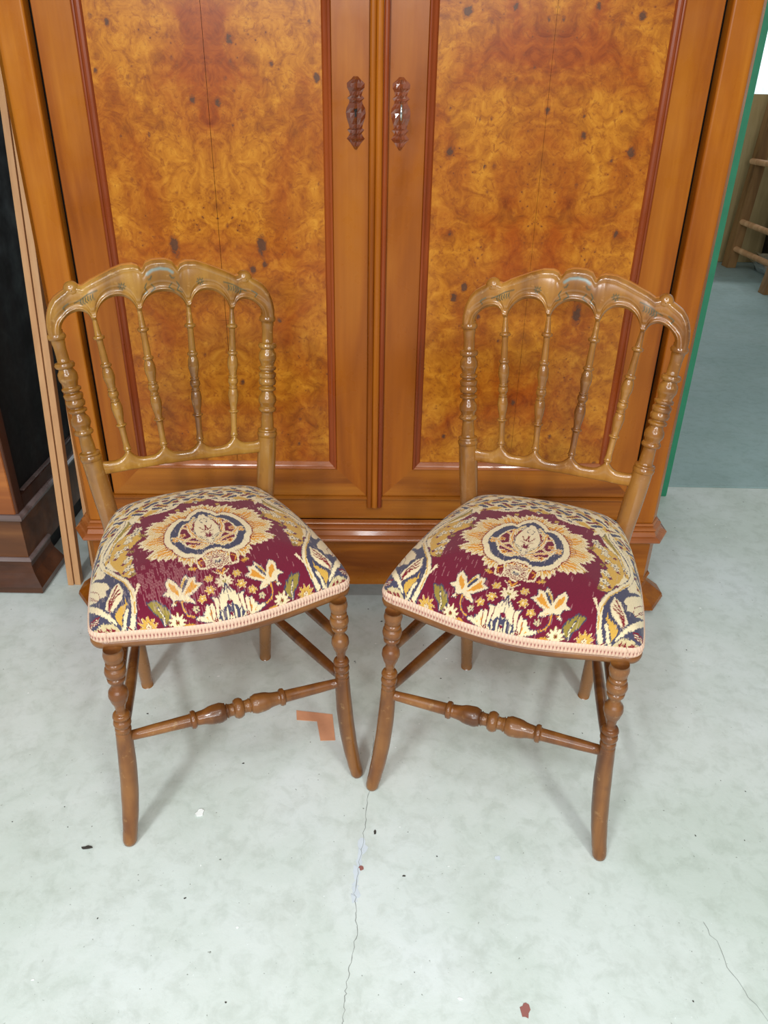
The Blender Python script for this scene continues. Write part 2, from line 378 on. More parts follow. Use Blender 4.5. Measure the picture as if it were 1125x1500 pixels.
tag(t, 'L-shaped patch of orange brown tape stuck to the floor beside left chair', 'tape')

# ------------------------------------------------------------------ wardrobe
WR = empty('wardrobe', (-.025, 1.7007, 0), R(1.54))
tag(WR, 'large honey coloured two-door wardrobe with burl veneer panels behind both chairs', 'wardrobe')
HW = .705; HT = 2.02; DEP = .52
outer = [(-HW - .022, DEP), (-HW - .022, .018), (-HW, -.016), (HW, -.016), (HW + .022, .018), (HW + .022, DEP)]
rev = outer   # walking left to right along the front: outside is on the right hand (-y)
# carcass: sides, back, pilasters
box('side_panel', -HW - .022, -HW, .018, DEP, .246, HT, M['wood_side'], WR)
box('side_panel', HW, HW + .022, .018, DEP, .246, HT, M['wood_side'], WR)
box('back_panel', -HW, HW, DEP - .015, DEP, .246, HT, M['wood_side'], WR)
for s in (-1, 1):
    pts = [(s * .650, -.018), (s * HW, -.018), (s * (HW + .022), .0179), (s * .650, .0179)]
    if s < 0: pts = pts[::-1]
    pl = prism('pilaster', pts, .246, HT, M['wood_v2'], WR)
    bv = pl.modifiers.new('b', 'BEVEL'); bv.width = .005; bv.segments = 3
box('base_rail', -.650, .650, .000, .02, .246, .3095, M['wood_h'], WR)
box('base_ledge', -.650, .650, -.0085, .018, .3040, .3112, M['wood_h'], WR, .0025)
box('top_rail', -.645, .645, .000, .02, 1.93, HT, M['wood_h'], WR)
box('inner_backing', -.70, .70, .0225, .027, .25, HT, M['black_v'], WR, 0)
# base moulding: three beads
def bead(o0, z0, z1, bulge, n=5):
    return [(o0 + bulge * math.sin(math.pi * i / n), z0 + (z1 - z0) * i / n) for i in range(n + 1)]
prof = [(-.012, .2)] + bead(.022, .2, .2155, .009, 8) + [(.017, .2165), (.016, .2185), (.012, .2265), (.010, .2275)] + bead(.008, .2285, .2365, .0055, 8) + [(.004, .2375)] + bead(.001, .2385, .2460, .004, 8) + [(-.012, .2465)]
sweep('base_moulding', rev, prof, M['wood_mould_h'], WR, False)
prism('plinth', [(x, y) for x, y in offset_path(rev, .006)], .062, .2005, M['wood_h'], WR)
for s in (-1, 1):
    foot_path = [(.575, -.012), (HW, -.012), (HW + .022, .018), (HW + .022, .045)]
    if s < 0: foot_path = [(-x, y) for x, y in foot_path][::-1]
    fp = [(-.02, 0), (.036, 0), (.054, .012), (.051, .021), (.030, .036), (.009, .051), (.001, .065), (.009, .070), (.012, .0765), (.008, .082), (-.02, .082)]
    sweep('bracket_foot', foot_path, fp, M['wood_h'], WR)
sweep('cornice', rev, [(-.02, HT - .01), (.01, HT - .01), (.02, HT + .01), (.05, HT + .04), (.06, HT + .06), (.07, HT + .09), (-.02, HT + .09)], M['wood_mould_h'], WR)
prism('top_board', [(x, y) for x, y in offset_path(rev, .0)], HT + .07, HT + .088, M['wood_h'], WR)

KN_L = [(-0.454, 0.901, 9), (-0.27, 0.906, 9), (-0.265, 0.866, 6), (-0.291, 0.855, 6), (-0.388, 1.176, 6), (-0.339, 1.172, 6), (-0.309, 1.278, 7), (-0.295, 1.158, 4), (-0.291, 1.148, 4), (-0.42, 1.245, 4), (-0.507, 1.211, 4), (-0.567, 1.222, 4), (-0.146, 1.217, 6), (-0.425, 1.282, 4), (-0.48, 1.113, 4), (-0.314, 1.131, 3), (-0.158, 1.306, 4), (-0.232, 1.239, 4), (-0.338, 0.944, 4), (-0.307, 1.192, 3), (-0.147, 1.027, 3), (-0.17, 1.135, 3), (-0.536, 1.109, 3), (-0.525, 1.03, 4), (-0.437, 1.006, 3), (-0.15, 0.908, 3), (-0.534, 1.301, 5), (-0.564, 1.31, 4), (-0.322, 0.9, 3), (-0.522, 0.927, 3), (-0.493, 0.918, 3), (-0.221, 1.075, 3), (-0.204, 1.024, 3), (-0.321, 1.214, 3), (-0.31, 1.24, 4), (-0.202, 0.511, 4), (-0.207, 0.449, 4), (-0.153, 0.537, 4), (-0.332, 0.602, 5), (-0.239, 0.746, 4), (-0.276, 0.753, 3), (-0.412, 0.666, 4)]
KN_R = [(0.138, 1.33, 8), (0.228, 1.339, 5), (0.382, 1.342, 5), (0.467, 1.327, 6), (0.307, 1.169, 5), (0.118, 1.092, 8), (0.486, 1.095, 8), (0.449, 1.082, 4), (0.385, 1.125, 5), (0.127, 0.935, 5), (0.48, 0.939, 6), (0.472, 0.992, 3), (0.273, 1.242, 4), (0.24, 1.221, 4), (0.218, 1.221, 3), (0.384, 1.033, 4), (0.2, 1.018, 4), (0.454, 1.169, 3), (0.291, 1.321, 4), (0.319, 1.322, 4), (0.309, 1.271, 3), (0.273, 1.131, 3), (0.211, 1.066, 4), (0.191, 1.066, 4), (0.411, 1.017, 3), (0.116, 1.17, 3), (0.112, 1.148, 4), (0.174, 1.151, 3), (0.198, 1.152, 3), (0.381, 1.159, 3), (0.43, 1.314, 4), (0.185, 1.314, 4), (0.144, 0.803, 8), (0.165, 0.825, 7), (0.2, 0.759, 5), (0.42, 0.766, 9), (0.275, 0.609, 7), (0.299, 0.559, 6), (0.251, 0.705, 4), (0.14, 0.47, 5), (0.296, 0.472, 4), (0.395, 0.473, 4), (0.513, 0.401, 5)]
def burl_leaf(parent, x0, x1, z0, z1, seam, knots, flip):
    nx, nz = 60, 380
    X, Z = np.meshgrid(np.linspace(x0, x1, nx), np.linspace(z0, z1, nz), indexing='ij')
    P = np.stack([X, np.full_like(X, .0062), Z], -1)
    K = np.zeros_like(X)
    for (kx, kz, kr) in knots:
        r_ = kr * .00085; ay = 2.3 if kr >= 9 else 1.3
        d = np.hypot((X - kx) / r_, (Z - kz) / (r_ * ay)); K = np.maximum(K, np.clip(1.35 - d * .62, 0, 1) * (1 if kr >= 5 else .8))
    o = grid_obj('burl_veneer_leaf', P if x1 > x0 else P, M['burl'], parent, color=np.repeat(K[..., None], 3, 2), smooth=False)
    me = o.data; uvl = me.uv_layers.new(name='UVMap'); vi = np.empty(len(me.loops), np.int32); me.loops.foreach_get('vertex_index', vi)
    U = np.abs(X.reshape(-1) - seam)[vi] + (0 if flip else 2.7); Vv = Z.reshape(-1)[vi]
    uvl.data.foreach_set('uv', np.stack([U, Vv], 1).reshape(-1).astype(np.float32))
    return o
def door(s):
    D = empty('door', (0, 0, 0)); D.parent = WR
    D['label'] = 'left door with keyhole escutcheon' if s < 0 else 'right door with steel key in its escutcheon'
    xo, xi, z0, z1 = (.642, .019, .3115, 1.925)
    a, b = (-xo, -xi) if s < 0 else (xi, xo)
    T = .018; W_ = .075; Wb = .069
    fl_ = lambda wd: [(0, -T), (0, -.0012), (.0012, 0), (wd - .001, 0), (wd, -.001), (wd, -T)]
    # stiles and rails, mitred corners
    for nm, p0, p1, inw, mt in (('stile', (a, 0, z0), (a, 0, z1), (1, 0, 0), 'wood_v'), ('stile', (b, 0, z1), (b, 0, z0), (-1, 0, 0), 'wood_v'),
                               ('rail', (b, 0, z0), (a, 0, z0), (0, 0, 1), 'wood_h'), ('rail', (a, 0, z1), (b, 0, z1), (0, 0, -1), 'wood_h')):
        mitred(nm, p0, p1, inw, [(w_, d) for w_, d in fl_(.0735 if nm == 'stile' else .0735)], M[mt], D)
    a2, b2, z2, z3 = a + .0735, b - .0735, z0 + .0735, z1 - .0735
    mp_ = [(0, -.012), (0, .0015), (.0012, .0035), (.0035, .0042), (.0058, .0035), (.0068, .0012), (.010, -.0008), (.0145, -.0022), (.017, -.0045), (.0185, -.0068), (.0185, -.012)]
    for p0, p1, inw in (((a2, 0, z2), (a2, 0, z3), (1, 0, 0)), ((b2, 0, z3), (b2, 0, z2), (-1, 0, 0)), ((b2, 0, z2), (a2, 0, z2), (0, 0, 1)), ((a2, 0, z3), (b2, 0, z3), (0, 0, -1))):
        mitred('panel_moulding', p0, p1, inw, mp_, M['wood_mould'] if inw[0] else M['wood_mould_h'], D)
    x0, x1, zz0, zz1 = a2 + .0175, b2 - .0175, z2 + .0175, z3 - .0175
    seam = -.333 if s < 0 else .331
    kn = [(x + .025, z, r) for x, z, r in (KN_L if s < 0 else KN_R)]
    burl_leaf(D, x0, seam - .0004, zz0, zz1, seam, kn, s < 0); burl_leaf(D, seam + (.0004 if s < 0 else .0001), x1, zz0, zz1, seam, kn, s < 0)
    # carved escutcheon as a faceted relief
    cx = (-.0705 if s < 0 else .0175) + .025
    zc = 1.157; L_ = .0635
    us = [(-1, .008), (-.93, .018), (-.80, .037), (-.70, .0575), (-.62, .045), (-.55, .037), (-.45, .054), (-.40, .040), (-.30, .045), (-.12, .058), (.02, .0625), (.15, .058), (.28, .042), (.36, .040), (.42, .054), (.50, .036), (.60, .042), (.70, .054), (.82, .055), (.92, .030), (1, .014)]
    tt = np.array([u for u, _ in us]); hw = np.array([v for _, v in us]) * .31
    V = []; Fc = []; n = 7
    dep = [0, .003, .0055, .0085, .0055, .003, 0]
    for i, (u, h) in enumerate(zip(tt, hw)):
        lob = .7 + .5 * (h / .019)
        for j in range(n):
            f_ = (j - 3) / 3; x = cx + f_ * h * (1.0 if abs(f_) == 1 else (.86 if abs(f_) > .5 else .5)) if abs(f_) < 1 else cx + f_ * h
            y = -.0005 - dep[j] * lob * (1.45 if i % 2 else .62); V.append((x, y, zc + u * L_))
    for i in range(len(us) - 1):
        for j in range(n - 1): q = i * n + j; Fc.append((q, q + 1, q + n + 1, q + n))
    es = mesh_obj('escutcheon', V, Fc + [tuple(range(n))[::-1], tuple(range((len(us) - 1) * n, len(us) * n))], M['escutcheon'], D)
    es['label'] = 'dark carved wooden keyhole escutcheon'
    # keyhole plate + slot
    if s < 0:
        tube('keyhole', [(cx, -.0100, zc + .006), (cx, -.0125, zc + .006)], [.0032, .0030], M['dark_hole'], D, 14)
        box('keyhole_slot', cx - .0017, cx + .0017, -.0122, -.0095, zc - .008, zc + .005, M['dark_hole'], D, .0004)
    else:
        box('keyhole_slot', cx - .0020, cx + .0020, -.0122, -.0095, zc - .012, zc + .004, M['dark_hole'], D, .0004)
        tube('key', [(cx, -.008, zc + .004), (cx, -.030, zc + .004), (cx, -.034, zc + .004)], [.0024, .0024, .001], M['chrome'], D, 12)
        a_ = np.linspace(0, 2 * np.pi, 29)
        tube('key_bow', [(cx + .001 * math.cos(t_), -.040 + .011 * math.cos(t_), zc + .004 + .015 * math.sin(t_)) for t_ in a_], [.0026] * 29, M['chrome'], D, 10)
    # hidden edge shadow gap strip
    return D
door(-1); door(1)
# astragal between the doors: two reeds and a fillet
astp = []
box('astragal_board', -.0188, .0188, -.008, .012, .284, 1.925, M['wood_mould'], WR, .001)
for x, r_, mt in ((-.0125, .0062, 'wood_v'), (.0005, .0072, 'wood_v2'), (.013, .0052, 'wood_mould')):
    a_ = np.linspace(0, np.pi, 9)
    Pp = [(x + r_ * math.cos(t_), -.0075 - r_ * .95 * math.sin(t_)) for t_ in a_]
    V = [(px_, py_, .284) for px_, py_ in Pp] + [(px_, py_, 1.925) for px_, py_ in Pp]; n = 9
    o = mesh_obj('astragal_reed', V, [(i, i + 1, n + i + 1, n + i) for i in range(n - 1)] + [tuple(range(n))[::-1], tuple(range(n, 2 * n))], M[mt], WR)

# green board behind the wardrobe on the right
t = box('green_board', .45, .958, 2.33, 2.352, 0, 2.1, M['green'], bev=.002); tag(t, 'green painted upright board showing past the right edge of the wardrobe', 'board')

# ------------------------------------------------------------------ planks between the cabinets
def leaning(name, b0, t0, wx, dy, mat, parent=None):
    b0 = Vector(b0); t0 = Vector(t0); V = []
    for c_ in (b0, t0):
        V += [c_ + Vector((-wx / 2, -dy / 2, 0)), c_ + Vector((wx / 2, -dy / 2, 0)), c_ + Vector((wx / 2, dy / 2, 0)), c_ + Vector((-wx / 2, dy / 2, 0))]
    o = mesh_obj(name, V, [(0, 1, 5, 4), (1, 2, 6, 5), (2, 3, 7, 6), (3, 0, 4, 7), (3, 2, 1, 0), (4, 5, 6, 7)], mat, parent)
    b_ = o.modifiers.new('b', 'BEVEL'); b_.width = .0012; b_.segments = 2; return o
PL = empty('timber_strip', (0, 0, 0)); tag(PL, 'pale grooved timber strip leaning in the gap left of the wardrobe', 'timber')
leaning('strip_half', (-.8485, 1.745, 0), (-.8445, 1.925, 1.36), .0155, .020, M['pale_plank'], PL)
leaning('strip_half', (-.8305, 1.748, 0), (-.8265, 1.928, 1.36), .0165, .020, M['pale_plank'], PL)
leaning('strip_groove', (-.8395, 1.752, 0.001), (-.8355, 1.932, 1.355), .006, .012, M['brown_plank'], PL)
t = leaning('brown_plank', (-.815, 1.84, 0), (-.805, 1.96, 1.30), .026, .018, M['brown_plank']); tag(t, 'brown plank standing behind the pale grooved strip', 'timber')
t = leaning('thin_batten', (-.799, 1.79, 0), (-.797, 1.86, 1.0), .010, .020, M['pale_plank']); tag(t, 'thin pale batten standing against the left side of the wardrobe', 'timber')

# ------------------------------------------------------------------ dark cabinet on the left
CB = empty('dark_cabinet', (-.94, 1.725, 0)); tag(CB, 'dark walnut cabinet with moulded plinth cut off by the left picture edge', 'cabinet')
cp = [(-.75, 0), (0, 0), (0, .50)]
box('front_panel', -.75, -.006, -.003, .02, .225, 1.95, M['dark_burl'], CB)
box('corner_post', -.036, 0, .0, .036, .225, 1.95, M['dark_v'], CB)
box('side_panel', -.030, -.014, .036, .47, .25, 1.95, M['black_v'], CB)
box('side_rail', -.03, 0, .036, .47, .225, .262, M['dark_v'], CB)
box('rear_post', -.03, 0, .47, .50, .225, 1.95, M['dark_v'], CB)
k = wood('dusty_highlit_walnut_edge', c4(150, 132, 130), c4(118, 98, 94), c4(84, 62, 54), 'x', .3, .6, seed=30); M['dusty_highlit'] = k  # greyed edge: dust plus the moulding's whitish highlights put into the colour
sweep('waist_moulding', cp, [(-.02, .205), (.004, .205), (.010, .210), (.011, .217), (.006, .224), (-.02, .227)], M['dusty_highlit'], CB)
sweep('plinth', cp, [(-.02, .075), (.0, .075), (.0, .207), (-.02, .207)], M['plinth_burl'], CB)
sweep('plinth_bead', cp[:2] + [(0, .125)], [(-.02, .082), (.004, .082), (.009, .086), (.009, .091), (.004, .095), (-.02, .095)], M['dusty_highlit'], CB)
sweep('bracket_foot', [(-.75, 0), (0, 0), (0, .125)], [(-.02, .004), (.034, .004), (.036, .022), (.026, .034), (.012, .052), (.006, .070), (.006, .083), (-.02, .083)], M['dark_h'], CB)
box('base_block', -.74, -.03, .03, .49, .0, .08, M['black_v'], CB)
box('top_board', -.76, .02, -.02, .51, 1.95, 1.98, M['dark_h'], CB)
box('side_ledge', -.014, -.002, .06, .46, .262, .268, M['dusty_highlit'], CB)

# ------------------------------------------------------------------ far right: wooden rack with rungs, board, bag
RK = empty('wooden_rack', (2.66, 5.9, 0)); tag(RK, 'old tan wooden rack with round rungs at the far right edge', 'rack')
leaning('post', (.03, .42, 0), (.10, .40, 1.22), .07, .11, M['old_wood'], RK)
leaning('post', (-.055, -.50, 0), (.10, -.54, 1.22), .09, .09, M['old_wood'], RK)
for z0_, z1_ in ((.14, .17), (.34, .36), (.76, .78)):
    tube('rung', [(.04, .44, z0_), (-.02, -.50, z1_)], [.021, .021], M['pale_plank'], RK, 12)
tube('rung', [(.10, .44, .98), (.10, -.56, .98)], [.016, .016], M['old_wood'], RK, 12)
t = box('tan_board', 2.25, 3.3, 6.50, 6.54, 0, 1.20, M['tan_board'], bev=.004); tag(t, 'tan board standing behind the wooden rack', 'board')
t = box('dark_interior_box', 2.96, 3.6, 5.45, 6.40, 0, .95, M['black_v'], bev=.01); tag(t, 'near-black box filling the dark interior behind the rack rungs', 'crate')  # near-black box put in as the rack's dark interior
rs = np.random.RandomState(5)
uu, vv = np.meshgrid(np.linspace(0, 2 * np.pi, 28, endpoint=False), np.linspace(.05, np.pi - .05, 16), indexing='ij')
rr = 1 + .28 * rs.randn(28, 16) * .6
Pb = np.stack([2.86 - .0 + .05 * rr * np.cos(uu) * np.sin(vv), 5.88 + .36 * rr * np.sin(uu) * np.sin(vv), np.maximum(.002, .07 + .08 * rr * np.cos(vv))], -1)
t = grid_obj('plastic_bag', Pb, M['plastic'], None, wrapu=True, smooth=False); tag(t, 'crumpled clear plastic bag on the floor inside the rack', 'bag')

